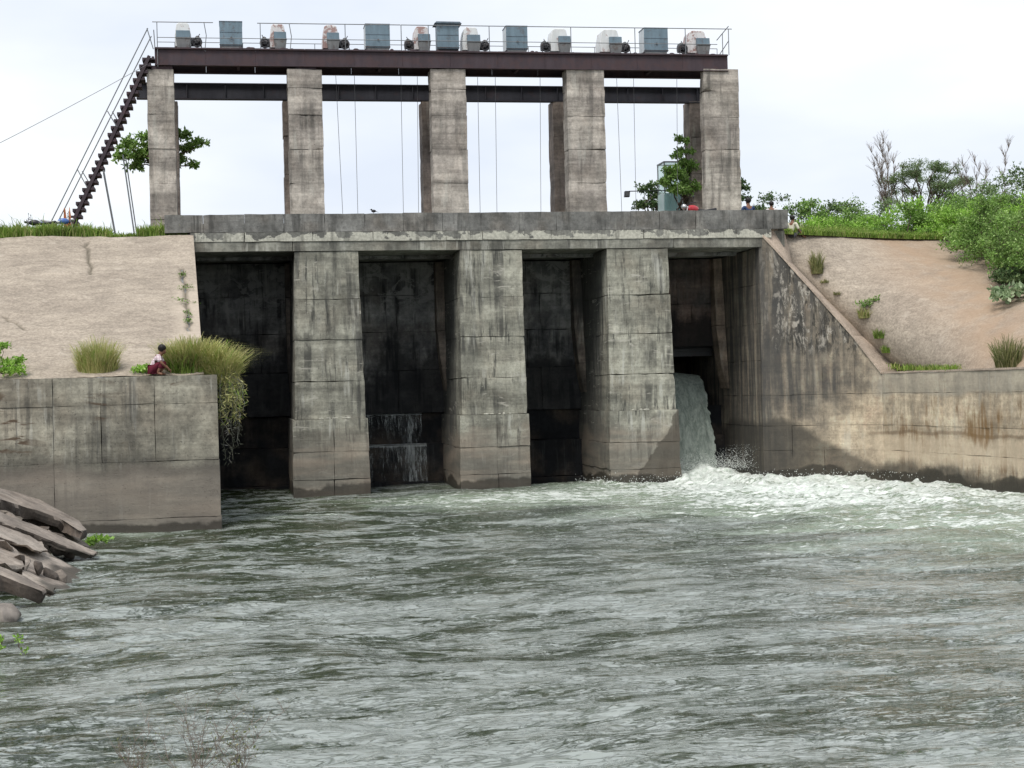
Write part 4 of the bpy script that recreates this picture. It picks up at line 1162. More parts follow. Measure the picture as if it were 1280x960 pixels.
# ---- stair
YS = 55.25
sb, st_ = at(84, 296, YS), at(187, 72, YS)
sb = sb + (st_ - sb) * ((8.1 - sb.z) / (st_.z - sb.z))
stair = thing('steel_stair', 'steep dark purple steel stair climbing to the left end of the hoist platform', 'stair', tuple(sb))
dv = (st_ - sb); nst = 29
pn = Vector((dv.z, 0, -dv.x)).normalized()
for y in (-.35, .35):
    mb = MB(); u = dv.normalized()
    a, b = sb + Vector((0, y, 0)), st_ + Vector((0, y, 0))
    q = pn * .055; o_ = Vector((0, .012, 0))
    mb.add([a - q - o_, a + q - o_, a + q + o_, a - q + o_, b - q - o_, b + q - o_, b + q + o_, b - q + o_], [(0, 3, 2, 1), (4, 5, 6, 7), (0, 1, 5, 4), (1, 2, 6, 5), (2, 3, 7, 6), (3, 0, 4, 7)])
    mb.build('stringer', MAT['stair'], stair, sub=True)
for k in range(nst):
    c = sb + dv * ((k + .6) / nst)
    mb = MB(); mb.box((c.x - .2, c.y - .335, c.z - .03), (c.x + .2, c.y + .335, c.z + .03))
    mb.box((c.x - .2, c.y - .34, c.z - .075), (c.x - .13, c.y + .34, c.z - .0301)); mb.box((c.x + .12, c.y - .34, c.z + .0301), (c.x + .2, c.y + .34, c.z + .075))
    mb.build('tread', MAT['stair'], stair, sub=True)
def hr(name, a, b, r=.018, y0=-.36, y1=None, mat='steel'):
    p, q = at(*a, YS), at(*b, YS); p.y += y0; q.y += (y0 if y1 is None else y1)
    mb = MB(); mb.tube([p, q], r, 6); mb.build(name, MAT[mat], stair, sub=True)
hr('handrail', (62, 285), (185, 38), .02); hr('handrail', (66, 285), (188, 42), .02, .36)
hr('rail_post', (98, 214), (110, 236)); hr('rail_post', (101, 212), (113, 232), .018, .36)
hr('rail_post', (135, 141), (147, 161)); hr('rail_post', (139, 137), (151, 157), .018, .36)
hr('rail_post', (184, 38), (192, 64)); hr('rail_post', (191, 34), (193, 62), .018, .36)
hr('prop', (130, 214), (146, 300), .03, -.3); hr('prop', (128, 214), (144, 300), .024, .3)
hr('prop', (154, 195), (169, 298), .028, -.3); hr('prop', (156, 195), (171, 298), .022, .3)

# ---- power line sagging off to the left
p0, p1 = at(188, 78, YC), at(-60, 192, 50)
p1 = p0 + (p1 - p0) * 3.0
mb = MB(); mb.tube([p0 + (p1 - p0) * s - Vector((0, 0, .45 * 4 * s * (1 - s))) for s in np.linspace(0, 1, 14)], .009, 5)
tag(mesh_obj('overhead_cable', mb.v, mb.f, MAT['rope']), 'slack overhead cable running off to the left from the platform', 'cable')

# ================================================================ WALLS
lw = thing('retaining_wall', 'left stained concrete river wall with the crouching child on top', 'wall', (-3, 38.2, 0))
for (z0, z1, xs) in ((3.03, 3.70, [-14, -10, -8.4, -6.9, -5.55, -4.3, -3.2, -1.95, -0.47]), (1.66, 3.03, [-14, -10, -8.4, -6.9, -5.55, -4.3, -3.2, -1.95, -0.47]), (0.3, 1.66, [-14, -7.2, -4.3, -0.455]), (-1.4, 0.3, [-14, -6, -0.44])):
    for k in range(len(xs) - 1):
        e = random.uniform(-.012, .012) - (0.02 if z1 < 1.7 else 0)
        hexblock('wall_panel', box8(xs[k], xs[k + 1], 38.2 + e, 38.75, z0, z1), MAT['left_wall'], lw, 0.16, 0.014, 0.012, k + z0)
lw2 = thing('abutment_wall', 'side wall under the left slope edge, running back to the leftmost bay', 'wall', (-1, 44, 0))
st = [(-1.24, 57), (-1.24, 48.75), (-1.05, 44), (-0.80, 38.76)]
for k in range(3):
    (xa, ya), (xb2, yb) = st[k], st[k + 1]
    za, zb_ = float(left_z(ya)), float(left_z(yb))
    if k == 0: za = zb_ = 7.58
    lv = [-1.4, 1.6, 3.2, 5.0, 9] if k == 0 else [-1.4, 1.6, 9]
    for a, b in zip(lv[:-1], lv[1:]):
        t0, t1 = min(b, za - .06), min(b, zb_ - .06)
        if max(t0, t1) <= a + .01: continue
        t0, t1 = max(t0, a), max(t1, a)
        hexblock('wall_panel', [(xb2 - .6, yb, a), (xb2, yb, a), (xa, ya, a), (xa - .6, ya, a), (xb2 - .6, yb, t1), (xb2, yb, t1), (xa, ya, t0), (xa - .6, ya, t0)], MAT['breast'], lw2, .3, .01, .015, k + a)

rw = thing('wing_wall', 'curving right wing wall, black by the outlet and tan further out, with sloping top', 'wall', (18.5, 47.8, 0))
WP = [(16.86, 57.0), (16.86, 52.9), (16.86, 50.8), (16.88, 48.75), (17.7, 48.3), (18.6, 47.8), (19.45, 47.2), (20.05, 46.45), (20.3, 45.2), (20.5, 43.0), (20.75, 40.7), (20.95, 38.2), (21.4, 34.0), (22.2, 28.0), (26, 20)]
cum = [0]
for a, b in zip(WP[:-1], WP[1:]): cum.append(cum[-1] + math.dist(a, b))
c3_, c7_ = cum[3], cum[7]
def wtop(i):
    if i < 3: return 7.58
    if i >= 7: return 3.36
    return 8.12 + (3.36 - 8.12) * (cum[i] - c3_) / (c7_ - c3_)
def wnrm(i):
    a = Vector(WP[max(i - 1, 0)]); b = Vector(WP[min(i + 1, len(WP) - 1)])
    d = (b - a).normalized(); return Vector((-d.y, d.x)) if (Vector((-d.y, d.x)).x > 0) else Vector((d.y, -d.x))
lv = [-1.4, .95, 1.75, 2.75, 3.9, 5.1, 6.4, 9]
for i in range(len(WP) - 1):
    (x0, y0), (x1, y1) = WP[i], WP[i + 1]
    n0, n1 = wnrm(i) * .7, wnrm(i + 1) * .7
    za, zb_ = wtop(i), wtop(i + 1)
    if i == 2: zb_ = 7.6
    lv = [-1.4, .95, 1.75, 2.75, 3.9, 5.1, 6.4, 9] if i < 3 else [-1.4, .95, 1.75, 2.75, 9]
    for a, b in zip(lv[:-1], lv[1:]):
        t0, t1 = min(b, za), min(b, zb_)
        if max(t0, t1) <= a + .01: continue
        t0, t1 = max(t0, a), max(t1, a)
        e = random.uniform(-.006, .006)
        hexblock('wall_panel', [(x0 + e, y0, a), (x1 + e, y1, a), (x1 + n1.x, y1 + n1.y, a), (x0 + n0.x, y0 + n0.y, a), (x0 + e, y0, t0), (x1 + e, y1, t1), (x1 + n1.x, y1 + n1.y, t1), (x0 + n0.x, y0 + n0.y, t0)][::1], MAT['wing'], rw, .16, .014, .01, i * .7 + a, gap=.003)
for i in range(3, 7):
    (x0, y0), (x1, y1) = WP[i], WP[i + 1]
    n0, n1 = wnrm(i), wnrm(i + 1)
    za, zb_ = wtop(i) + .002, wtop(i + 1) + .002
    f = -.05; g = 1.05
    def P(x, y, n, q, z): return (x + n.x * q, y + n.y * q, z)
    hexblock('coping', [P(x0, y0, n0, f, za), P(x1, y1, n1, f, zb_), P(x1, y1, n1, g, zb_), P(x0, y0, n0, g, za), P(x0, y0, n0, f, za + .09), P(x1, y1, n1, f, zb_ + .09), P(x1, y1, n1, g, zb_ + .09), P(x0, y0, n0, g, za + .09)], MAT['coping'], rw, .2, .012, .02, i, gap=0.001)
for i in range(7, 13):
    (x0, y0), (x1, y1) = WP[i], WP[i + 1]
    n0, n1 = wnrm(i), wnrm(i + 1)
    hexblock('coping', [P(x0, y0, n0, -.02, 3.362), P(x1, y1, n1, -.02, 3.362), P(x1, y1, n1, .5, 3.362), P(x0, y0, n0, .5, 3.362), P(x0, y0, n0, -.02, 3.42), P(x1, y1, n1, -.02, 3.42), P(x1, y1, n1, .5, 3.42), P(x0, y0, n0, .5, 3.42)], MAT['coping'], rw, .25, .01, .01, i + 9, gap=0.001)
# ================================================================ WATER IN MOTION
def fall():
    nu, nv = 60, 80
    V = np.zeros((nu, nv, 3)); fr = np.zeros((nu, nv))
    for i in range(nu):
        x = i / (nu - 1)
        for j in range(nv):
            s = j / (nv - 1)
            V[i, j] = (13.9 + (16.12 - 13.9) * x + 0.05 * s, 53.45 - 2.15 * s ** .9, 3.78 - 0.28 * x - 3.9 * s ** 1.8)
            fr[i, j] = max(0, (x - .9) * 2.2) + max(0, .12 - s) * 1.2 + 0.10 * max(0, math.sin(s * 9 + 1)) * max(0, 1 - abs(x - .72) * 5)
    n = vnoise(V * np.array([1.5, 1, .6]), 2.2, 4, 5)
    V[..., 1] += n * .09 + .06 * vnoise(V * np.array([6, 0, .5]), 1.0, 4, 3); V[..., 0] += (np.linspace(0, 1, nu)[:, None] ** 6) * vnoise(V * np.array([1,1,2.2]), 4.0, 9, 4) * .13
    o = mesh_obj('falling_water', V.reshape(-1, 3), grid_faces(nu, nv), MAT['fall'], None, 180)
    fill_attr(o, 'fray', fr)
    tag(o, 'grey green sheet of water spouting out of the right bay', 'waterfall')
fall()
def trickles():
    for (xa, xb, y, z0, z1, lb) in ((3.95, 6.3, 52.72, 0.0, 1.40, 'lower thin veil of water trickling down the second bay sill'), (3.95, 6.2, 53.07, 1.38, 2.45, 'upper thin veil of water trickling down the second bay sill')):
        nu, nv = 40, 24
        V = np.zeros((nu, nv, 3))
        V[..., 0] = np.linspace(xa, xb, nu)[:, None]; V[..., 2] = np.linspace(z1, z0, nv)[None, :]
        s = np.linspace(0, 1, nv)[None, :]
        V[..., 1] = y + .12 * (s < .03) - .04 * s + .03 * vnoise(V, 2, 1, 3)
        fr = np.ones((nu, 1)) * (s * .10 + .03) + .22 * vnoise(V * np.array([1, 0, 0.12]), 2.1, 8, 4)
        fr = fr - .25 * (s < .05)
        o = mesh_obj('trickling_water', V.reshape(-1, 3), grid_faces(nu, nv), MAT['trickle'], None, 180)
        fill_attr(o, 'fray', fr)
        tag(o, lb, 'trickle')
trickles()
def spray():
    V = []; Fc = []
    r = np.random.default_rng(9)
    def drop(c, s):
        b = len(V)
        for d in ((1, 0, -.6), (-.6, .8, -.5), (-.5, -.9, -.4), (0, 0, 1)):
            V.append((c[0] + d[0] * s * r.uniform(.6, 1.3), c[1] + d[1] * s, c[2] + d[2] * s * r.uniform(.7, 1.8)))
        Fc.extend([(b, b + 2, b + 1), (b, b + 1, b + 3), (b + 1, b + 2, b + 3), (b + 2, b, b + 3)])
    for _ in range(2600):
        u = r.random()
        x = 13.9 + 3.0 * r.random() ** .8; y = 50.4 + r.normal() * .6
        z = .35 + abs(r.normal()) * .22
        drop((x, y, z), r.uniform(.004, .012))
    for cx, h in ((15.9, .75), (16.5, .85), (14.3, .55), (15.2, .55)):
        for _ in range(330):
            t = r.random()
            drop((cx + r.normal() * .16 * (1 + t), 49.6 + r.normal() * .3, .3 + h * t), r.uniform(.004, .013) * (1.2 - t * .6))
    for _ in range(900):
        x = r.uniform(10.5, 20.5); y = 49 - abs(r.normal()) * 3
        drop((x, y, .18 + abs(r.normal()) * .1), r.uniform(.005, .016))
    o = mesh_obj('spray', V, Fc, MAT['spray'])
    tag(o, 'white spray drops leaping where the spouting water lands', 'spray', kind='stuff')
spray()

# ================================================================ PLANTS
def leaf_arrays(cen, size, up=0.3, aspect=.5, rng=RNG):
    n = len(cen)
    d = rng.normal(size=(n, 3)); d[:, 2] += up; d /= np.linalg.norm(d, axis=1, keepdims=True)
    q = rng.normal(size=(n, 3)); s = np.cross(d, q); s /= np.linalg.norm(s, axis=1, keepdims=True)
    nrm = np.cross(d, s)
    L_ = size[:, None]
    v0 = cen; v2 = cen + d * L_
    m_ = cen + d * L_ * .5 - nrm * L_ * .12
    v1 = m_ + s * L_ * aspect * .5; v3 = m_ - s * L_ * aspect * .5
    V = np.stack([v0, v1, v2, v3], 1).reshape(-1, 3)
    b = np.arange(n)[:, None] * 4
    return V, np.concatenate([b, b + 1, b + 2, b + 3], 1)

def blades(base, h, lean, width, rng=RNG, droop=.5):
    n = len(base); a = rng.uniform(0, 2 * PI, n)
    dr = np.stack([np.cos(a), np.sin(a), 0 * a], 1)
    if lean is not None and np.ndim(lean) == 2: dr = lean
    l = (rng.uniform(.1, 1, n) * droop)[:, None] if np.ndim(lean) != 2 else np.ones((n, 1)) * droop
    s = rng.uniform(0, 2 * PI, n); sd_ = np.stack([np.cos(s), np.sin(s), 0 * s], 1) * (width * .5)
    H = h[:, None]; Zv = np.array([[0, 0, 1.0]])
    p0 = base; p1 = base + Zv * H * .45 + dr * H * l * .15; p2 = base + Zv * H * (.8 - .1 * l) + dr * H * l * .45; p3 = base + Zv * H * (1 - .32 * l) + dr * H * l * .95
    V = np.stack([p0 - sd_, p0 + sd_, p1 - sd_ * .9, p1 + sd_ * .9, p2 - sd_ * .6, p2 + sd_ * .6, p3], 1).reshape(-1, 3)
    b = np.arange(n)[:, None] * 7
    q = np.concatenate([np.concatenate([b, b + 1, b + 3, b + 2], 1), np.concatenate([b + 2, b + 3, b + 5, b + 4], 1)])
    t = np.concatenate([b + 4, b + 5, b + 6], 1)
    return V, q.tolist() + t.tolist()

def fast_obj(name, V, Fc, mat, parent=None, sub=True):
    if parent is not None and sub: V = V - np.array(parent_loc(parent))
    me = bpy.data.meshes.new(name)
    me.from_pydata(V.tolist(), [], Fc if isinstance(Fc, list) else Fc.tolist())
    me.materials.append(mat)
    o = bpy.data.objects.new(name, me); COL.objects.link(o)
    if parent is not None: o.parent = parent
    return o

def limb(a, b, r0, r1, rng, n=5, wob=.1):
    a, b = Vector(a), Vector(b); L_ = (b - a).length
    pts = [a.lerp(b, i / n) + Vector((rng.normal(), rng.normal(), rng.normal() * .5)) * wob * L_ * (0 if i in (0,) else .5) for i in range(n + 1)]
    return pts, [r0 + (r1 - r0) * i / n for i in range(n + 1)]

def plant(name, label, cat, base, clumps, nleaf, lsize, mat, group=None, seed=1, stem=.03, spread=1.0, up=.3, aspect=.55, bark='bark', partname='foliage', trunk_top=None, shell=.5):
    """clumps: (centre, radius) list; leaves crowd each clump, stems reach each clump from the base"""
    rg = np.random.default_rng(seed)
    base = Vector(base)
    t = thing(name, label, cat, tuple(base), 0, group)
    cen = []; sz = []
    tot = sum(c[1] ** 2 for c in clumps)
    mb = MB()
    fork = trunk_top or (base + Vector((0, 0, .15)))
    for c, r in clumps:
        k = max(6, int(nleaf * r * r / tot))
        d = rg.normal(size=(k, 3)); d /= np.linalg.norm(d, axis=1, keepdims=True)
        rr = r * (rg.random(k) ** shell)[:, None]
        # twiglets inside each clump so that it is not a ball
        tw = rg.normal(size=(7, 3)); tw /= np.linalg.norm(tw, axis=1, keepdims=True); tw[:, 2] = np.abs(tw[:, 2]) * .8 - .15
        w_ = tw[rg.integers(0, 7, k)]
        p = np.array(c) + (d * .42 * r * rg.random((k, 1)) + w_ * rr * np.array([1.15, 1.15, .85])) * spread
        cen.append(p); sz.append(rg.uniform(.55, 1.25, k) * lsize)

        pts, rs = limb(fork, Vector(c), stem, stem * .3, rg, 5, .12)
        mb.tube(pts, rs, 5)
        for q in tw[:5]:
            e = Vector(c) + Vector(q) * r * .95
            mb.tube([Vector(c), Vector(c).lerp(e, .5) + Vector((0, 0, .03)), e], [stem * .3, stem * .2, stem * .08], 4)
    cen = np.concatenate(cen); sz = np.concatenate(sz)
    V, Fc = leaf_arrays(cen, sz, up, aspect, rg)
    fast_obj('crown' if partname == 'crown' else partname, V, Fc, mat, t)
    if trunk_top is not None:
        pts, rs = limb(base, trunk_top, stem * 2.2, stem * 1.2, rg, 5, .05); 
        mt = MB(); mt.tube(pts, rs, 8); mt.build('trunk', MAT[bark], t, 60, sub=True)
        mb.build('branch_work', MAT[bark], t, 60, sub=True)
    else:
        mb.build('stem', MAT[bark], t, 60, sub=True)
    return t

def dome(base, rx, ry, h, n, seed, r=(.25, .45), low=.15):
    rg = np.random.default_rng(seed); o = []
    for _ in range(n):
        a = rg.uniform(0, 2 * PI); q = math.sqrt(rg.random())
        zz = low + (1 - low) * rg.random() * math.sqrt(max(0.05, 1 - q * q))
        o.append((Vector((base[0] + rx * q * math.cos(a), base[1] + ry * q * math.sin(a), base[2] + h * zz * .8)), rg.uniform(*r) * min(rx, h)))
    return o

def tuft(label, base, rx, h, n, width, mat, group=None, seed=1, droop=.6, ry=None, cat='grass tuft', name='grass_tuft'):
    rg = np.random.default_rng(seed); base = np.array(base, float)
    a = rg.uniform(0, 2 * PI, n); q = np.sqrt(rg.random(n)) * .45
    b = np.stack([np.cos(a) * q * rx, np.sin(a) * q * (ry or rx), 0 * q], 1) + base
    a2 = a + rg.normal(size=n) * .7
    k_ = (q / .45 * .75 + .25) * rg.uniform(.15, 1.25, n)
    dr = np.stack([np.cos(a2) * k_, np.sin(a2) * k_, 0 * q], 1)
    n_t = rg.random(n) ** 2.2
    hh = 1.5 * h * (.3 + .75 * n_t) * (1 - .3 * q / .45)
    V, Fc = blades(b, hh, dr, width, rg, droop)
    # fan outwards
    o = fast_obj(name, V - base, Fc, mat)
    o.location = base
    return tag(o, label, cat, group)

# crest grass, left and right (uncountable)
def crest_grass():
    rg = np.random.default_rng(4)
    n = 26000
    x = rg.uniform(-14, -1.4, n); y = 48.85 + 3.0 * rg.random(n) ** 1.3
    P = np.stack([x, y, 8.08 + 0 * x], 1)
    cl = vnoise(P, .8, 2, 4)
    h = (0.40 + .28 * cl + .14 * (x < -4.3)) * rg.uniform(.5, 1.15, n)
    h *= np.where((x > -3.7) & (x < -2.9), .45, 1)
    h = np.where(rg.random(n) < .015, h * 1.7, h)
    V, Fc = blades(P, h, None, .03, rg, .75)
    tag(fast_obj('grass', V, Fc, MAT['grass']), 'fresh green grass along the left embankment crest', 'grass', kind='stuff')
    n = 30000
    s = rg.random(n); x = 17.6 + 9.5 * s; yc = np.interp(x, [p[0] for p in _rc], [p[1] for p in _rc]) - .12
    dpt = rg.random(n) ** 1.2 * 5
    dpt = np.where(rg.random(n) < .2, rg.random(n) * .35, dpt)
    y = yc + dpt
    P = np.stack([x, y, 8.08 + 0 * x], 1)
    cl = vnoise(P, .7, 5, 4)
    h = (.22 + .17 * dpt + .25 * cl * np.clip(dpt, 0.2, 1)) * rg.uniform(.5, 1.1, n)
    V, Fc = blades(P, np.clip(h, .08, 2), None, .035, rg, .8)
    tag(fast_obj('grass', V, Fc, MAT['grass']), 'tall green grass along the right embankment crest', 'grass', kind='stuff')
crest_grass()

GR = 'bushes on the right embankment'
def vbush(px, pyt, Y, rx, label, mat, n, ls, seed, ncl=14, base=None, r=(.3, .5), low=.08, name='bush', cat='bush', ry=None, up=.3, aspect=.55, stem=.03, bz=8.1):
    top = at(px, pyt, Y)
    b = base or Vector((top.x, Y, bz))
    h = top.z - b.z
    return plant(name, label, cat, b, dome(b, rx, ry or rx * .8, h, int(ncl * 1.6), seed, r, low), int(n * 1.9), ls, MAT[mat], None, seed, stem, up=up, aspect=aspect)

vbush(940, 236, 58, .8, 'small dark bush seen just right of the rightmost front column', 'leaf_dark', 1500, .1, 21, 7)
vbush(968, 226, 60, 1.3, 'dark loose bush above the seated people, left of the yellow green one', 'leaf_dark', 3200, .11, 22, 12)
vbush(1010, 238, 58, 1.4, 'yellow green rounded bush right of the seated people', 'leaf_mid', 4200, .11, 23, 14)
vbush(1052, 230, 59, 1.0, 'dark sparse bush left of the bare tree', 'leaf_dark', 2200, .11, 24, 9)
vbush(1088, 240, 58, 1.3, 'thin grey green bush at the foot of the bare tree', 'leaf_grey', 2600, .10, 25, 11)
# low thickets behind the crest grass
vbush(1035, 262, 55.5, 1.7, 'low light green thicket behind the crest grass, left part', 'leaf_bright', 4200, .1, 26, 16, low=.05)
vbush(1095, 262, 56, 1.7, 'low light green thicket behind the crest grass, under the bare tree', 'leaf_bright', 4200, .1, 27, 16, low=.05)
vbush(1128, 248, 54.5, 1.0, 'dark green bush with bare foot at the middle of the crest', 'leaf_mid', 3200, .1, 28, 10, low=.05)
vbush(1165, 240, 55, 1.7, 'broad bright green bush in front of the flat topped tree', 'leaf_bright', 5500, .11, 29, 18, low=.05)
vbush(1205, 232, 55, 1.6, 'olive green bush right of the broad bright one', 'leaf_mid', 5200, .1, 30, 18, low=.05)
vbush(1240, 206, 56, 1.9, 'tall mid green bush below the upright dead stem', 'leaf_grey', 5200, .11, 31, 18, low=.05)
vbush(1274, 178, 56, 2.2, 'tallest dark bush at the right edge of the picture', 'leaf_dark', 6000, .12, 32, 20, low=.05)
vbush(1075, 232, 57.5, 1.4, 'full mid green bush left of the bare tree foot', 'leaf_mid', 4200, .1, 33, 14)
vbush(1232, 206, 57.5, 1.7, 'tall bright green bush under the tangle of bare branches', 'leaf_mid', 5600, .1, 34, 18, low=.05)
vbush(1265, 232, 54.5, 1.6, 'dense mid green bush before the tallest dark one', 'leaf_bright', 5600, .1, 35, 18, low=.05)
vbush(1190, 226, 58, 1.3, 'grey green bush behind the broad bright one', 'leaf_grey', 3600, .09, 36, 14, low=.05)
# flat-topped acacia
b = Vector((at(1150, 260, 60).x, 60, 8.1))
cl = []
rg = np.random.default_rng(40)
for k in range(40):
    px = 1106 + 106 * rg.random(); e = (px - 1158) / 54
    pyt = 203 + 20 * e * e + rg.uniform(0, 40)
    c = at(px, pyt, 60 + rg.uniform(-1, 1)); cl.append((c, rg.uniform(.3, .5)))
plant('acacia_tree', 'wide flat topped grey green tree on the right embankment', 'tree', b, cl, 17000, .075, MAT['leaf_acacia'], None, 41, .045, up=.1, aspect=.4, partname='crown', trunk_top=b + Vector((.2, 0, 1.0)), spread=1.1)
# front thicket on the slope at right
for (px, py, pyt, rx, lb, mat, n, ls, sd_) in (
        (1215, 300, 240, 1.25, 'bright green bush at the upper edge of the worn slope', 'leaf_bright', 5000, .09, 51),
        (1245, 318, 228, 1.5, 'mid green bush speckled with pale leaves on the slope', 'leaf_mid', 6000, .1, 52),
        (1275, 330, 236, 1.5, 'deep green bush at the right edge, above the pale broad leaves', 'leaf_mid', 6500, .09, 53),
        (1272, 352, 318, .8, 'darkest low bush at the right edge of the slope', 'leaf_dark', 3800, .09, 54),
        (1300, 350, 225, 1.7, 'green bush cut by the right edge of the picture', 'leaf_mid', 5000, .1, 55)):
    b = right_pt(min(px, 1279), py)
    if px > 1279: b = b + Vector((.9, .2, .3))
    top = EYE + (at(px, pyt, b.y).z - EYE)
    h = top - b.z
    plant('bush', lb, 'bush', b, dome(b, rx, rx * .8, h, 30, sd_, (.28, .42), .06), int(n * 1.8), ls, MAT[mat], None, sd_, .03, up=.3)
b = right_pt(1268, 376)
plant('broadleaf_shrub', 'low shrub with pale broad leaves at the right edge of the slope', 'shrub', b, dome(b, .62, .5, .75, 9, 57, (.3, .45), .2), 420, .2, MAT['leaf_pale'], None, 57, .02, up=.5, aspect=.7)
b = right_pt(1220, 292)
plant('broadleaf_shrub', 'patch of pale green leaves on the bush edge above the slope', 'shrub', b + Vector((.3, -.2, 0)), dome(b, .7, .5, 1.0, 9, 58, (.3, .4), .2), 360, .16, MAT['leaf_pale'], None, 58, .02, up=.5, aspect=.6)

def bare(name, label, base, tips, seed, r0=.06):
    rg = np.random.default_rng(seed); base = Vector(base)
    t = thing(name, label, 'dead tree', tuple(base))
    mt = MB(); fork = base.lerp(Vector(tips[0]), .35)
    pts, rs = limb(base, fork, r0, r0 * .7, rg, 4, .06); mt.tube(pts, rs, 7); mt.build('trunk', MAT['dead_bark'], t, 60, sub=True)
    for tp in tips:
        mb = MB()
        pts, rs = limb(fork, tp, r0 * .5, .006, rg, 7, .05); mb.tube(pts, rs, 5)
        ax = (Vector(tp) - fork).normalized()
        for q in pts[1:]:
            for _ in range(9):
                d = ax + Vector((rg.normal(), rg.normal(), rg.normal() * .4)) * .28
                ln = rg.uniform(.15, .55); c = Vector(q) + d * ln * .5 + Vector((rg.normal(), rg.normal(), 0)) * .02; e = Vector(q) + d * ln
                mb.tube([q, c, e], [.009, .006, .003], 4)
                for _ in range(2):
                    mb.tube([c, c + (d + Vector((rg.normal(), rg.normal(), rg.normal() * .4)) * .4) * ln * .45], [.005, .003], 3)
        mb.build('bare_branch', MAT['dead_bark'], t, 60, sub=True)
    return t
bb = Vector((at(1112, 262, 60).x, 60, 8.1))
bare('bare_tree', 'leafless upright grey tree rising left of the flat topped tree', bb, [at(1104, 180, 60), at(1096, 192, 59.7), at(1110, 190, 60.2), at(1118, 206, 60.3), at(1094, 208, 60), at(1101, 186, 60.4)], 61, .05)
bb = Vector((at(1225, 250, 59).x, 59, 8.1))
bare('bare_tree', 'tangle of curved leafless branches right of the flat topped tree', bb, [at(1206, 208, 59), at(1232, 216, 59), at(1220, 204, 59), at(1198, 214, 59)], 63, .035)
bb = Vector((at(1258, 250, 57).x, 57, 8.1))
bare('bare_tree', 'single dead stem standing above the bushes near the right edge', bb, [at(1256, 186, 57)], 64, .045)

# tree behind the leftmost column
Yt = 58.3
b = Vector((at(201, 280, Yt).x, Yt, 8.15))
cl = [(at(x, y, Yt + d), r) for x, y, r, d in ((160, 183, .42, -.3), (172, 198, .45, 0), (156, 196, .35, .2), (178, 172, .3, .2), (186, 184, .36, 0), (196, 190, .5, .3), (205, 178, .4, .2), (224, 170, .36, 0), (229, 188, .3, 0), (240, 182, .26, 0), (252, 178, .24, -.1), (226, 203, .3, .1), (240, 207, .26, 0), (212, 198, .4, 0), (166, 208, .3, 0), (186, 200, .25, .1))]
plant('broadleaf_tree', 'leafy tree sticking out both sides of the leftmost column', 'tree', b, cl, 4300, .17, MAT['leaf_mid'], None, 71, .045, up=.1, aspect=.5, partname='crown', trunk_top=at(203, 205, Yt), spread=1.0)
Yt = 57.0
b = Vector((at(872, 280, Yt).x, 59.2, 8.15))
cl = [(at(x, y, Yt + d), r) for x, y, r, d in ((850, 176, .3, 0), (856, 190, .3, .2), (846, 196, .22, 0), (842, 214, .35, 0), (852, 222, .45, 0), (858, 206, .35, .2), (834, 230, .34, 0), (848, 238, .4, 0), (861, 234, .4, .2), (868, 215, .4, .6), (838, 222, .25, 0))]
plant('broadleaf_tree', 'green tree in front of the mint booth, left of the rear right column', 'tree', b, cl, 5200, .13, MAT['leaf_mid'], None, 72, .05, up=.1, aspect=.55, partname='crown', trunk_top=Vector((b.x, 58.6, 9.6)))
Yt = 60.5
b = Vector((at(812, 280, Yt).x, Yt, 8.15))
cl = [(at(x, y, Yt), r) for x, y, r in ((806, 233, .32), (814, 240, .3), (802, 240, .22), (822, 246, .36), (811, 256, .4), (798, 258, .3), (824, 258, .4), (818, 232, .2))]
plant('broadleaf_tree', 'dark low tree left of the mint booth, behind the lamp arm', 'tree', b, cl, 1500, .14, MAT['leaf_dark'], None, 73, .04, up=.1, aspect=.55, partname='crown', trunk_top=b + Vector((0, 0, .8)))
b = Vector((at(926, 262, 58.5).x, 58.5, 8.15))
plant('bush', 'sprig of dark leaves touching the rightmost front column', 'bush', b, [(at(928, 236, 58.5), .3), (at(930, 248, 58.5), .3), (at(926, 228, 58.5), .16)], 500, .13, MAT['leaf_dark'], None, 74, .02)

# tufts along the left wall top
LZ = 3.72
def wp(px, Y=38.9): return (at(px, 460, Y).x, Y, LZ)
tuft('straw coloured grass tuft on the left wall, clear of the child', wp(122), .95, .95, 2600, .014, MAT['dry_grass'], None, 81, .75, .4)
tuft('large yellow green grass clump right of the crouching child', wp(240, 38.85), 1.35, .98, 6500, .014, MAT['dry_grass'], None, 82, .95, .45)
tuft('rough olive grass clump spilling over the wall end', (-.42, 38.9, 3.5), .95, 1.05, 3200, .014, MAT['dry_grass'], None, 83, 1.1, .5)
tuft('green blades within the clump beside the child', wp(232, 38.7), .9, .62, 420, .03, MAT['grass'], None, 84, .8, .3)
b = Vector(wp(172, 38.75)); plant('weed', 'low leafy green weed just left of the crouching child', 'weed', b, dome(b, .45, .2, .42, 7, 85, (.3, .45), .1), 620, .085, MAT['leaf_bright'], None, 85, .01, up=.5)
b = Vector(wp(2, 38.8)); plant('bush', 'leafy green bush at the left edge on the wall', 'bush', b, dome(b, .55, .35, 1.0, 10, 86, (.3, .42), .1), 1700, .09, MAT['leaf_bright'], None, 86, .015, up=.5)
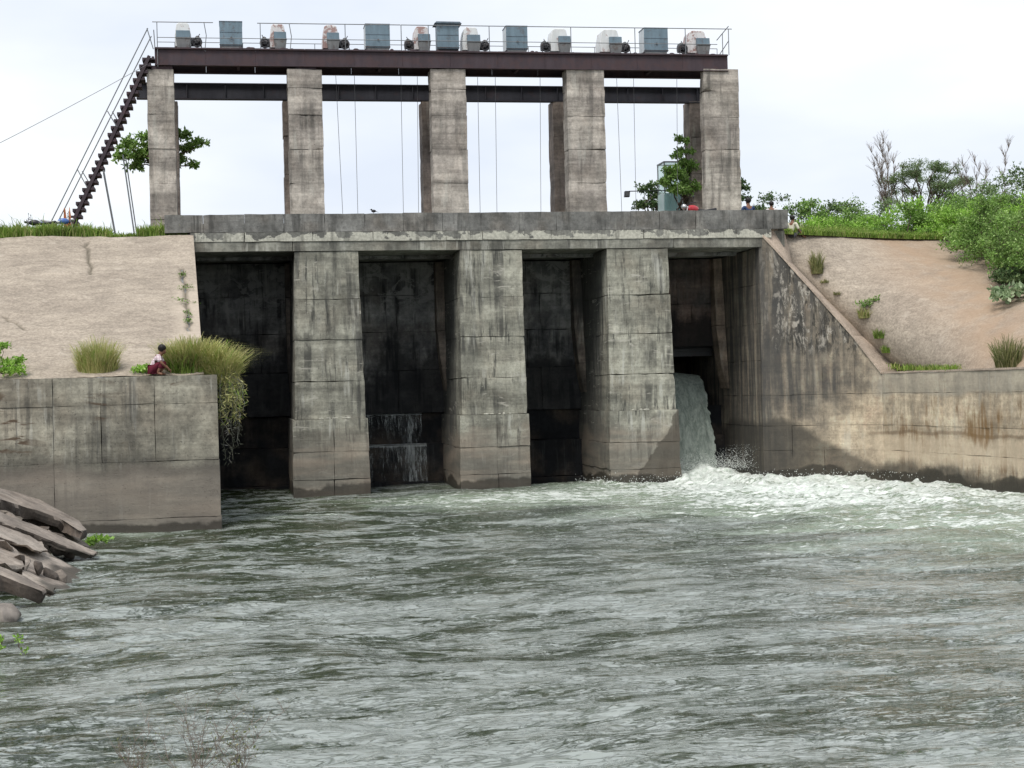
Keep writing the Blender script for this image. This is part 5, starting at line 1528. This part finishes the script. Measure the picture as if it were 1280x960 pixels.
# withered creeper hanging at the wall end
def creeper():
    rg = np.random.default_rng(87)
    t = thing('hanging_creeper', 'withered grass and creeper hanging down beside the wall end', 'creeper', (-.3, 38.8, 3.6))
    mb = MB(); cen = []; dry = []
    for k in range(46):
        p = Vector((-.40 + rg.random() * .34, 38.55 + rg.random() * .6, 3.72 + rg.uniform(-.15, .2)))
        d = Vector((rg.uniform(.0, .5), rg.normal() * .3, .25)); pts = [p.copy()]
        ln = rg.uniform(.5, 1.0) if k % 3 else rg.uniform(1.3, 2.45)
        st_n = int(ln / .11)
        for q in range(st_n):
            d = d * .72 + Vector((rg.normal() * .32 + (-.10 if p.x > .0 else .06), rg.normal() * .25, -.55 + rg.normal() * .35))
            d.normalize(); p = p + d * .11
            p.x = max(p.x, -.42); pts.append(p.copy())
            tgt = cen if p.z > 2.55 else dry
            for _ in range(4 if p.z > 2.55 else (4 if rg.random() < .75 else 0)): tgt.append((p.x + rg.normal() * .05, p.y + rg.normal() * .06, p.z + rg.normal() * .05))
        mb.tube(pts, [.006] * len(pts), 3, False)
    mb.build('hanging_stalks', MAT['dull_creeper'], t, sub=True)['kind'] = 'stuff'
    cen = np.array(cen); dry = np.array(dry)
    V, Fc = leaf_arrays(cen, rg.uniform(.06, .22, len(cen)), -.35, .09, rg); fast_obj('dangling_blades', V, Fc, MAT['dry_grass'], t)['kind'] = 'stuff'
    V, Fc = leaf_arrays(dry, rg.uniform(.05, .17, len(dry)), -.1, .12, rg); fast_obj('withered_leaves', V, Fc, MAT['dull_creeper'], t)['kind'] = 'stuff'
creeper()
# small growth in cracks
for k, (px, py, s) in enumerate(((229, 345, .12), (232, 362, .2), (230, 380, .28), (234, 396, .14), (236, 404, .14))):
    b = plane_pt(px, py)
    plant('crack_weed', ['uppermost tiny weed in the crack by the left slope edge', 'small weed second from top in the left slope crack', 'largest weed in the left slope crack', 'thin weed below the largest in the left slope crack', 'lowest weed in the left slope crack'][k], 'weed', b, dome(b, s, s * .5, s, 4, 90 + k, (.5, .8), .1), 60, .06, MAT['leaf_mid'], None, 90 + k, .005)
# right slope growth
for (px, py, rx, h, n, mt, lb, dr) in ((1021, 341, .42, .75, 420, 'olive_grass', 'upright olive grass tuft near the top of the coping', .5), (1257, 460, .75, .9, 900, 'olive_grass', 'tall olive grass tuft at the right end of the slope foot', .6),
        (1028, 352, .3, .14, 160, 'olive_grass', 'flat dull weed under the upright tuft', 1.0), (1045, 367, .28, .13, 160, 'olive_grass', 'flat brownish weed midway down the coping', 1.0),
        (1078, 398, .42, .42, 300, 'dry_grass', 'dry yellow tuft midway along the coping', .9), (1098, 424, .42, .38, 420, 'grass', 'green tuft lower down beside the coping', .9), (1107, 443, .38, .28, 380, 'grass', 'lowest green tuft beside the coping foot', .9)):
    b = right_pt(px, py)
    tuft(lb, b, rx, h, n, .022, MAT[mt], None, px, dr)
b = right_pt(1082, 392); plant('weed', 'spiky leafed weed on the right slope beside the dry tuft', 'weed', b, [(b + Vector((dx_, 0, dz)), .11) for dx_, dz in ((-.25, .35), (-.1, .25), (.1, .3), (.28, .42), (.38, .48), (.02, .42))], 150, .13, MAT['leaf_mid'], None, 97, .008, up=.8, aspect=.35)
rg = np.random.default_rng(98)
P = []
for _ in range(1500):
    px = rg.uniform(1114, 1194)
    p = right_pt(px, 466 - 2.5 * (1 - abs(px - 1154) / 40) * rg.random() * 2 if False else 465.5 - rg.random() * 4) if _ < 60 else None
    if p is not None: P.append(np.array(p))
P = np.array(P); idx = rg.integers(0, len(P), 1500)
B_ = P[idx] + rg.normal(size=(1500, 3)) * np.array([.14, .22, 0.0]); B_[:, 2] = np.maximum(B_[:, 2], 3.38)
V, Fc = blades(B_, rg.uniform(.08, .24, 1500), None, .025, rg, 1.0)
tag(fast_obj('grass', V, Fc, MAT['grass']), 'strip of short green grass along the foot of the right slope', 'grass', kind='stuff')

# ================================================================ RIPRAP
PA, PB_, PC = Vector((-3.2, 27.1, 0.0)), Vector((-3.1, 36.5, 0)), Vector((-5.45, 37.6, 1.17))
pn_ = (PB_ - PA).cross(PC - PA).normalized()
if pn_.z < 0: pn_ = -pn_
def onp(px, py, off=0.0):
    o = Vector((0, 0, EYE)); d = ray(px, py)
    return o + d * ((PA + pn_ * off - o).dot(pn_) / d.dot(pn_))
def rip(name, poly, off, thick, label, mat='riprap', amp=.045, seed=0, rnd=.0):
    thick = thick * .52
    """a broken slab: its top traced on the bank plane, thickened downwards, with rough edges"""
    pts = [onp(x, y, off) for x, y in poly]
    rg_ = random.Random(seed)
    ring = []
    n = len(pts)
    for i in range(n):
        a, b = pts[i], pts[(i + 1) % n]
        m_ = max(1, int((b - a).length / .12))
        for j in range(m_):
            ring.append(a.lerp(b, j / m_))
    c = sum(ring, Vector()) / len(ring)
    top_in = []; V = []; Fc = []
    R_ = np.array([tuple(p) for p in ring])
    N3 = np.stack([vnoise(R_, 4.0, 1 + seed, 3), vnoise(R_, 4.0, 7 + seed, 3), vnoise(R_, 4.0, 15 + seed, 3)], 1)
    layers = [(0.0, -.05, .35), (.012, 0.0, .8), (.3, .01, 1.3), (.7, -.02, 1.5), (1.0, -.06, 1.2)]
    m_ = len(ring)
    for fz, grow, na in layers:
        for i in range(m_):
            p = Vector(R_[i]); dr = (p - c); dr = dr.normalized() if dr.length > 0 else dr
            q = p + dr * grow - Vector((0, 0, 1)) * thick * fz + Vector(N3[i]) * amp * na * (1.6 if fz > 0.1 else .6)
            V.append(q)
    nl = len(layers)
    for l_ in range(nl - 1):
        for i in range(m_):
            Fc.append((l_ * m_ + i, l_ * m_ + (i + 1) % m_, (l_ + 1) * m_ + (i + 1) % m_, (l_ + 1) * m_ + i))
    Fc = [f[::-1] for f in Fc]
    Fc.append(tuple(range(m_)))
    V = np.array([tuple(p) for p in V]) 
    o = mesh_obj(name, V - np.array(c), Fc, [MAT[mat], MAT['dark_edge']], None)
    bpy_fix(o)
    for p in o.data.polygons:
        if abs(p.normal.dot(pn_)) < .55 and p.normal.z < .75: p.material_index = 1  # sides take the darker concrete, tops the lighter one
    o.location = c
    return tag(o, label, 'slab' if 'slab' in name else 'rock')
def bpy_fix(o):
    import bmesh
    bm = bmesh.new(); bm.from_mesh(o.data)
    bmesh.ops.recalc_face_normals(bm, faces=bm.faces)
    big = [f for f in bm.faces if len(f.verts) > 6]
    bmesh.ops.triangulate(bm, faces=big)
    bm.to_mesh(o.data); bm.free()
rip('broken_slab', [(-40, 596), (-5, 609), (20, 615), (50, 625), (75, 638), (98, 650), (108, 662), (100, 664), (80, 650), (45, 637), (0, 624), (-40, 612)], .42, .42, 'topmost thick concrete slab, sloping down against the wall', seed=1)
rip('broken_slab', [(28, 648), (50, 645), (64, 649), (92, 667), (112, 682), (100, 682), (84, 673), (58, 662)], .1, .16, 'flat slab tucked under the topmost one', seed=2)
rip('broken_slab', [(-30, 632), (0, 640), (40, 655), (80, 671), (122, 690), (112, 694), (75, 680), (35, 664), (-5, 650), (-30, 640)], .26, .24, 'long narrow slab reaching the water in the middle of the heap', seed=3)
rip('broken_slab', [(-20, 650), (12, 658), (44, 674), (60, 688), (40, 688), (14, 676), (-20, 664)], .2, .12, 'broken slab with jagged edge above the big smooth one', seed=4)
rip('broken_slab', [(8, 680), (34, 676), (62, 692), (92, 708), (116, 718), (104, 732), (66, 748), (40, 728), (20, 706), (12, 694)], .06, .22, 'big smooth slab dipping into the water', seed=5, amp=.03)
rip('broken_slab', [(-30, 700), (2, 708), (30, 720), (58, 736), (52, 739), (26, 729), (0, 718), (-30, 712)], .38, .45, 'lowest slab with a tall dark broken face', seed=6)
rip('broken_slab', [(28, 712), (40, 716), (70, 734), (66, 739), (44, 729), (28, 719)], .14, .2, 'thin slab edge beside the lowest slab', seed=7)
rip('broken_slab', [(-30, 668), (5, 675), (24, 690), (30, 706), (12, 706), (-30, 696)], .22, .2, 'left slab between the big smooth one and the lowest one', seed=8)
# loose stones among the slabs
for k, (x, y, s, of) in enumerate(((24, 645, .2, .12), (36, 644, .12, .12), (44, 644, .12, .12), (45, 668, .3, .05), (58, 672, .26, .05), (70, 680, .24, .04), (78, 688, .22, .03), (30, 662, .24, .1), (88, 692, .16, .02), (18, 702, .3, .12), (28, 712, .22, .1), (45, 712, .18, .12), (6, 648, .3, .12), (62, 716, .16, .12), (72, 721, .17, .1), (52, 690, .2, .03), (4, 690, .25, .15))):
    c = onp(x, y, of)
    mb = MB(); mb.ball((0, 0, 0), (s, s * .8, s * .28), 9, 6)
    v = np.array(mb.v); v += np.stack([vnoise(v + k * 3.3, 3.2, q, 3) for q in (1, 5, 9)], 1) * s * .9
    o = mesh_obj('stone', v, mb.f, MAT['dark_edge'] if k % 2 else MAT['riprap'], None, 18)
    o.location = c; o.rotation_euler = (k, k * 2.1, k * .7)
    tag(o, 'small broken stone lodged between the bank slabs', 'stone', 'stones between the slabs')
c = Vector((at(-2, 745, 23.6).x, 23.6, -.03 + .1))
mb = MB(); mb.ball((0, 0, 0), (.28, .3, .2), 16, 12)
v = np.array(mb.v); v += np.stack([vnoise(v + 2.3, 3.5, q, 3) for q in (1, 5, 9)], 1) * .13; v[:, 2] = np.minimum(v[:, 2], .17)
o = mesh_obj('boulder', v, mb.f, MAT['boulder'], None, 35); o.location = c
tag(o, 'rounded pale topped boulder in the water at the left edge', 'boulder')
b = onp(122, 684, .02); b.z = max(b.z, .02)
plant('water_weed', 'small bright green weed at the tip of the slab heap', 'weed', b, dome(b, .3, .2, .2, 6, 101, (.5, .8), .2), 200, .09, MAT['leaf_bright'], None, 101, .006, up=.6, aspect=.8)

def zp(px, py, Z=0.0):
    o = Vector((0, 0, EYE)); d = ray(px, py); return o + d * ((Z - EYE) / d.z)
for k, (px, py, h, lb) in enumerate(((24, 824, .26, 'sprig with yellow green tip standing in the shallows near the left edge'), (3, 818, .2, 'leafy sprig cut by the left edge, in the shallows'))):
    b = zp(px, py)
    rg = np.random.default_rng(110 + k)
    plant('water_sprig', lb, 'weed', b, [(b + Vector((rg.uniform(-.05, .05), 0, h * q)), .05) for q in (.35, .8, 1.0)], 44, .06, MAT['leaf_bright'], None, 110 + k, .006, up=.6, aspect=.5)
for k, (px, py, h, sp, lb) in enumerate(((178, 985, .42, .10, 'dry twiggy weed, leftmost at the bottom edge'), (245, 992, .78, .26, 'tallest dry twiggy weed with brown stems at the bottom edge'), (300, 985, .5, .12, 'dry weed with a few green leaves, rightmost at the bottom edge'))):
    b = zp(px, py); b.z = 0
    rg = np.random.default_rng(120 + k)
    t = thing('dry_weed', lb, 'weed', tuple(b), 0, None)
    cen = []
    for j in range(14 if k == 1 else 8):
        mb = MB(); tip = b + Vector((rg.normal() * sp, rg.normal() * sp * .6, h * rg.uniform(.65, 1.05)))
        pts, rs = limb(b, tip, .0034, .0012, rg, 5, .07); mb.tube(pts, rs, 4)
        for q in pts[1:]:
            for _ in range(3):
                e = Vector(q) + Vector((rg.normal() * .06, rg.normal() * .04, rg.uniform(.04, .13)))
                mb.tube([q, e], [.002, .001], 3); cen.append(tuple(e))
        mb.build('stalk', MAT['dead_bark'], t, sub=True)
    cen = np.array(cen); V, Fc = leaf_arrays(cen, rg.uniform(.008, .022, len(cen)) * (1.9 if k == 2 else 1), .5, .5, rg)
    fast_obj('leaflets', V, Fc, MAT['olive_grass'], t)['kind'] = 'stuff'

# ================================================================ BOOTH, LAMP
YB = 59.0
X0 = at(831, 240, YB).x; X1 = X0 + 1.55; yb2 = YB + .95
zt = at(831, 203, YB).z; zs_ = at(831, 241, YB).z
t = thing('glass_booth', 'mint sheet metal booth with glazed top behind the rear right column', 'booth', (X0, YB, 8.15))
n = 7
for k in range(n):
    a, b2 = X0 + (X1 - X0) * k / n, X0 + (X1 - X0) * (k + 1) / n
    mb = MB(); mb.box((a + .004, YB + (.0 if k % 2 else .02), 8.1), (b2 - .004, YB + .05, zs_)); mb.build('corrugated_panel', MAT['mint'], t, sub=True, bevel=.006)
mb = MB(); mb.box((X0 - .03, YB + .05, 8.1), (X0 + .0, yb2, zs_ + .02)); mb.build('side_panel', MAT['mint_pale'], t, sub=True)
mb = MB(); mb.box((X0 - .02, yb2, 8.1), (X1, yb2 + .03, zs_)); mb.build('back_panel', MAT['mint'], t, sub=True)
for (x, y) in ((X0, YB), (X1, YB), (X0, yb2), (X1, yb2)):
    mb = MB(); mb.box((x - .022, y - .022, zs_ + .022), (x + .022, y + .022, zt)); mb.build('frame_post', MAT['steel'], t, sub=True)
mb = MB()
mb.box((X0 - .03, YB - .03, zt + .002), (X1 + .03, YB + .03, zt + .05)); mb.box((X0 - .03, yb2 - .03, zt + .002), (X1 + .03, yb2 + .03, zt + .05))
mb.box((X0 - .03, YB + .031, zt + .002), (X0 + .03, yb2 - .031, zt + .05)); mb.box((X1 - .03, YB + .031, zt + .002), (X1 + .03, yb2 - .031, zt + .05)); mb.build('top_frame', MAT['steel'], t, sub=True)
for (a, b2) in (((X0 + .023, YB - .004, zs_ + .01), (X1 - .023, YB + .004, zt)), ((X0 - .004, YB + .023, zs_ + .022), (X0 + .004, yb2 - .023, zt))):
    mb = MB(); mb.box(a, b2); mb.build('glass_pane', MAT['glass'], t, sub=True)
t = thing('lamp', 'square black floodlight on a thin arm reaching left from the booth', 'lamp', tuple(at(834, 238, YB - .05)))
mb = MB(); mb.tube([at(834, 238, YB - .06), at(786, 239, YB - .06), at(785, 243, YB - .06)], .02, 6); mb.build('arm', MAT['black'], t, sub=True)
c = at(783.5, 242.5, YB - .06)
mb = MB(); mb.prism([(c.x - .11, c.z - .12), (c.x + .09, c.z - .12), (c.x + .11, c.z + .11), (c.x - .09, c.z + .11)], c.y - .1, c.y + .08, 'y'); mb.build('lamp_housing', MAT['black'], t, sub=True, bevel=.01)
mb = MB(); mb.box((c.x - .08, c.y - .112, c.z - .08), (c.x + .08, c.y - .101, c.z + .07)); mb.build('lamp_glass', MAT['gearcase'], t, sub=True)

# ================================================================ MOTORCYCLES
def moto(loc, rz, tank, seat, label, sc=1.0):
    t = thing('motorcycle', label, 'motorcycle', loc, rz); t.scale = (sc, sc, sc)
    for x in (-.62, .62):
        mb = MB(); mb.torus((x, 0, .3), .26, .045, 'y', 22, 7); wl = mb.build('wheel', MAT['tyre'], t, 60)
        mb = MB(); mb.torus((x, 0, .3), .2, .015, 'y', 20, 5); mb.cyl((x, -.05, .3), (x, .05, .3), .045, 8)
        for a in range(8): mb.tube([(x, 0, .3), (x + .2 * math.cos(a * PI / 4), 0, .3 + .2 * math.sin(a * PI / 4))], .005, 4)
        mb.build('rim', MAT['chrome'], wl, 60)
    mb = MB(); mb.tube([(-.62, .07, .3), (-.1, .1, .32), (.3, .05, .42), (.42, 0, .82)], .022, 6); mb.tube([(.42, 0, .8), (-.15, 0, .74), (-.6, 0, .78)], .022, 6); mb.tube([(-.15, 0, .74), (-.1, .08, .32)], .02, 6); mb.build('frame', MAT['black'], t, 60)
    mb = MB(); mb.ball((0.0, 0, .42), (.17, .12, .16), 12, 8); mb.cyl((.02, 0, .42), (.12, 0, .6), .08, 10); mb.build('engine', MAT['gearcase'], t, 60)
    mb = MB(); mb.ball((.17, 0, .84), (.24, .12, .13), 14, 10); mb.build('fuel_tank', MAT[tank], t, 60)
    mb = MB(); mb.prism([(-.75, .86), (-.6, .8), (.0, .77), (.02, .85), (-.3, .84), (-.72, .92)], -.11, .11, 'y'); mb.build('seat', MAT[seat], t, bevel=.02)
    mb = MB(); mb.prism([(-.82, .82), (-.6, .62), (-.3, .6), (-.25, .76), (-.6, .79)], -.09, .09, 'y'); mb.build('side_cover', MAT[tank], t, bevel=.02)
    for s in (-1, 1):
        mb = MB(); mb.tube([(.62, s * .07, .3), (.42, s * .07, .92)], .018, 6); mb.build('fork_leg', MAT['chrome'], t, 60)
        mb = MB(); mb.tube([(.4, 0, .94), (.4, s * .15, 1.0), (.3, s * .33, 1.02)], .014, 6); mb.build('handlebar', MAT['black'], t, 60)
        mb = MB(); mb.tube([(.36, s * .2, 1.01), (.36, s * .27, 1.16)], .006, 5); mb.ball((.36, s * .27, 1.19), (.015, .05, .035), 8, 6); mb.build('mirror', MAT['black'], t, 60)
    mb = MB(); mb.ball((.52, 0, .9), (.09, .09, .09), 10, 8); mb.build('headlight', MAT['chrome'], t, 60)
    mb = MB()
    for a in range(7):
        an = PI * (.12 + .76 * a / 6)
        mb.v += [(.62 + .33 * math.cos(an), -.05, .3 + .33 * math.sin(an)), (.62 + .33 * math.cos(an), .05, .3 + .33 * math.sin(an))]
    mb.f += [(2 * a, 2 * a + 1, 2 * a + 3, 2 * a + 2) for a in range(6)]
    o = mb.build('mudguard', MAT[tank], t, 60); md = o.modifiers.new('thick', 'SOLIDIFY'); md.thickness = .01
    mb = MB(); mb.tube([(.0, -.12, .34), (-.3, -.14, .26), (-.85, -.14, .36)], [.02, .03, .045], 8); mb.build('exhaust', MAT['chrome'], t, 60)
    mb = MB(); mb.tube([(-.1, -.05, .3), (-.05, -.28, .02)], .01, 5); mb.build('side_stand', MAT['black'], t, 60)
    return t
p = at(871, 262, 50.9)
moto((p.x, 50.9, 8.16), math.radians(205), 'red', 'black', 'red motorcycle parked on the deck, seen over the parapet', 1.1)
p = at(48, 290, 49.9)
moto((p.x, 49.9, 8.06), math.radians(178), 'black', 'black', 'black motorcycle low in the crest grass, leftmost', .72)
p = at(74, 288, 50.2)
moto((p.x, 50.2, 8.1), math.radians(10), 'blue_tank', 'cream_seat' if False else 'white', 'blue motorcycle with white seat in the grass by the stair foot', .76)

# orange cloth at the stair foot
def tarp():
    nu, nv = 14, 16
    V = np.zeros((nu, nv, 3)); p = at(87, 292, 53.8)
    for i in range(nu):
        for j in range(nv):
            u, v = i / (nu - 1), j / (nv - 1)
            wd = .42 * (1 - .45 * v)
            V[i, j] = (p.x + (u - .5) * wd - .05 * v, 53.8 + .1 * math.sin(u * 14) * (1 - v * .3), 8.1 + v * (1.2 + .3 * math.sin(u * 9 + 1)))
    o = mesh_obj('tarpaulin', V.reshape(-1, 3), grid_faces(nu, nv), MAT['tarp'], None, 180)
    md = o.modifiers.new('thick', 'SOLIDIFY'); md.thickness = .012
    tag(o, 'orange brown cloth hanging in folds at the foot of the steel stair', 'cloth')
tarp()

# ================================================================ PEOPLE
def skinmesh(name, nodes, edges, mat, parent, lv=2):
    keys = list(nodes); ix = {k: i for i, k in enumerate(keys)}
    me = bpy.data.meshes.new(name)
    me.from_pydata([tuple(nodes[k][:3]) for k in keys], [(ix[a], ix[b]) for a, b in edges], [])
    me.materials.append(mat)
    o = bpy.data.objects.new(name, me); COL.objects.link(o); o.parent = parent
    md = o.modifiers.new('skin', 'SKIN'); md.use_smooth_shade = True
    if not me.skin_vertices: me.attributes.new('skin', 'FLOAT', 'POINT')
    lay = me.skin_vertices[0].data if len(me.skin_vertices) else None
    for i, k in enumerate(keys):
        r = nodes[k][3]
        lay[i].radius = (r if not isinstance(r, tuple) else r[0], r if not isinstance(r, tuple) else r[1])
        lay[i].use_root = (i == 0)
    sb_ = o.modifiers.new('sub', 'SUBSURF'); sb_.levels = lv; sb_.render_levels = lv
    return o

def make_skin_layer(me): 
    pass

def person(label, loc, rz, pose, shirt, legs, sc=1.0, long_sleeve=False):
    t = thing('person', label, 'person', loc, rz); t.scale = (sc, sc, sc)
    J = {k: Vector(v) for k, v in pose.items()}
    nodes = {}; E = []
    def add(k, p, r, to=None):
        nodes[k] = (p.x, p.y, p.z, r)
        if to: E.append((to, k))
    f = (J['face'] - J['head']).normalized()
    add('pelvis', J['pelvis'], .105)
    add('belly', J['pelvis'].lerp(J['chest'], .5), .095, 'pelvis'); add('chest', J['chest'], .11, 'belly')
    add('neck', J['neck'], .05, 'chest'); add('jaw', J['head'] - Vector((0, 0, .055)) + f * .015, .066, 'neck'); add('skull', J['head'] + Vector((0, 0, .045)), .085, 'jaw')
    add('nose', J['head'] + f * .1 - Vector((0, 0, .01)), .014, 'jaw')
    for s in 'lr':
        add('sh' + s, J['sh' + s], .05, 'chest'); add('el' + s, J['el' + s], .038, 'sh' + s); add('wr' + s, J['wr' + s], .025, 'el' + s)
        d = (J['wr' + s] - J['el' + s]).normalized(); pc = J['wr' + s] + d * .045
        add('palm' + s, pc, .028, 'wr' + s)
        sd2 = d.cross(f); sd2 = sd2.normalized() if sd2.length > .1 else Vector((0, 1, 0))
        for q in range(4):
            o_ = sd2 * (q - 1.5) * .017
            add('fa%d%s' % (q, s), pc + d * .05 + o_, .0085, 'palm' + s); add('fb%d%s' % (q, s), pc + d * (.075 + .01 * (q in (1, 2))) + o_ - f * .012, .007, 'fa%d%s' % (q, s))
        add('th' + s, pc + sd2 * .045 + d * .01, .009, 'palm' + s)
        add('hip' + s, J['hip' + s], .08, 'pelvis'); add('kn' + s, J['kn' + s], .058, 'hip' + s); add('an' + s, J['an' + s], .035, 'kn' + s); add('toe' + s, J['toe' + s], .03, 'an' + s)
    skinmesh('body', nodes, E, MAT['skin'], t)
    def sub_(name, keys, edges, grow, mat):
        nn = {k: nodes[k][:3] + (nodes[k][3] + grow,) for k in keys}
        return skinmesh(name, nn, edges, MAT[mat], t)
    nodes['slv'] = tuple(J['shl'].lerp(J['ell'], .75 if not long_sleeve else .98)) + (.045,); nodes['srv'] = tuple(J['shr'].lerp(J['elr'], .75 if not long_sleeve else .98)) + (.045,)
    nodes['nk'] = tuple(J['chest'].lerp(J['neck'], .7)) + (.055,)
    sub_('shirt', ['belly', 'pelvis', 'chest', 'nk', 'shl', 'shr', 'slv', 'srv'], [('belly', 'pelvis'), ('belly', 'chest'), ('chest', 'nk'), ('chest', 'shl'), ('chest', 'shr'), ('shl', 'slv'), ('shr', 'srv')], .018, shirt)
    nodes['cl'] = tuple(J['knl'].lerp(J['anl'], .6)) + (.05,); nodes['cr'] = tuple(J['knr'].lerp(J['anr'], .6)) + (.05,)
    sub_('trousers', ['pelvis', 'hipl', 'hipr', 'knl', 'knr', 'cl', 'cr'], [('pelvis', 'hipl'), ('pelvis', 'hipr'), ('hipl', 'knl'), ('hipr', 'knr'), ('knl', 'cl'), ('knr', 'cr')], .022, legs)
    hc = J['head'] + Vector((0, 0, .055)) - f * .02
    mb = MB(); mb.ball(hc, (.112, .105, .112), 16, 12)
    v = np.array(mb.v); v += vnoise(v, 14, 3, 3)[:, None] * .012 * np.sign(v - np.array(hc))
    # clear the face
    dv_ = (v - np.array(J['head'])) @ np.array(f)
    low = v[:, 2] < J['head'].z + .03
    v[:, :2] -= (np.clip(dv_ - .02, 0, 1) * low)[:, None] * np.array([f.x, f.y])[None, :] * 1.2
    v[:, 2] = np.maximum(v[:, 2], J['head'].z - .05)
    o = mesh_obj('hair', v, mb.f, MAT['hair'], t, 180, sub=False)
    return t
squat = dict(pelvis=(-.13, 0, .19), chest=(.03, 0, .44), neck=(.11, 0, .56), head=(.17, 0, .66), face=(.26, 0, .60),
             shl=(.05, .15, .50), ell=(.17, .17, .30), wrl=(.30, .09, .16), shr=(.05, -.15, .50), elr=(.19, -.17, .31), wrr=(.32, -.08, .18),
             hipl=(-.1, .09, .17), knl=(.2, .11, .36), anl=(.06, .11, .06), toel=(.2, .12, .03), hipr=(-.1, -.09, .17), knr=(.18, -.12, .35), anr=(.05, -.12, .06), toer=(.19, -.13, .03))
p = at(196, 466, 38.42)
person('child in pink checked shirt and maroon shorts crouching on the left wall', (p.x, 38.42, 3.715), math.radians(-12), squat, 'check', 'maroon', .9)
sit = dict(pelvis=(0, 0, .12), chest=(0, .05, .50), neck=(0, .06, .64), head=(0, .07, .77), face=(0, .25, .78),
           shl=(-.2, .04, .57), ell=(-.27, .12, .30), wrl=(-.2, .35, .18), shr=(.2, .04, .57), elr=(.27, .12, .30), wrr=(.2, .35, .18),
           hipl=(-.1, .05, .1), knl=(-.13, .45, .12), anl=(-.13, .5, -.28), toel=(-.13, .64, -.31), hipr=(.1, .05, .1), knr=(.13, .45, .12), anr=(.13, .5, -.28), toer=(.13, .64, -.31))
p = at(935, 255, 49.85)
person('person in navy blue shirt sitting behind the parapet, right of the columns', (p.x, 49.75, 8.505), math.radians(10), sit, 'navy', 'grey_cloth', .92)
p = at(963, 255, 49.85)
person('person in white sitting behind the parapet near its right end', (p.x, 49.75, 8.505), math.radians(-15), sit, 'white_cloth', 'grey_cloth', .78)
gs = dict(sit); gs.update(anl=(-.13, .62, .03), knl=(-.14, .36, .3), toel=(-.13, .75, .02), anr=(.13, .62, .03), knr=(.14, .36, .3), toer=(.13, .75, .02), pelvis=(0, 0, .1))
p = at(988, 285, 49.6)
person('person in cream shirt sitting on the ground past the parapet end', (p.x + .05, 49.62, 8.0), math.radians(-60), gs, 'cream_cloth', 'grey_cloth', .8, True)

# bird on the parapet
p = at(467, 268, 48.82); zt = 8.762
t = thing('bird', 'small black bird perched on the parapet between the hoist wires', 'bird', (p.x, 48.82, zt))
mb = MB(); mb.ball((0, 0, .085), (.075, .04, .045), 12, 8); mb.ball((-.07, 0, .13), (.03, .026, .028), 10, 7)
mb.add([(.05, -.02, .09), (.05, .02, .09), (.16, .015, .04), (.16, -.015, .04), (.05, 0, .07)], [(0, 1, 2, 3), (0, 3, 4), (1, 4, 2), (2, 4, 3)])
mb.tube([(-.095, 0, .13), (-.125, 0, .124)], [.008, .002], 5)
mb.tube([(-.01, .015, .05), (-.01, .015, 0)], .004, 4); mb.tube([(-.01, -.015, .05), (-.01, -.015, 0)], .004, 4)
mb.build('body', MAT['bird'], t, 60)
# unseen wall added behind the bays to shut out sky light
blocker = thing('bay_light_blocker', 'added black wall shutting sky light out of the bays', 'wall', (8, 57.2, 0))
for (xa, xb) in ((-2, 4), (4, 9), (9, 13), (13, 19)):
    hexblock('wall_panel', box8(xa, xb, 57.1, 57.3, -1.4, 7.615), MAT['sill'], blocker, .8, .01, .01)  # near-black colour keeps the void behind the gate dark
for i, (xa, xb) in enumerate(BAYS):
    hexblock('blocker_panel', box8(xa, xb, 53.42, 53.48, 5.0, 7.6), MAT['sill'], blocker, .8, .0, .0)  # added behind the breast walls so no sky light leaks through the gaps
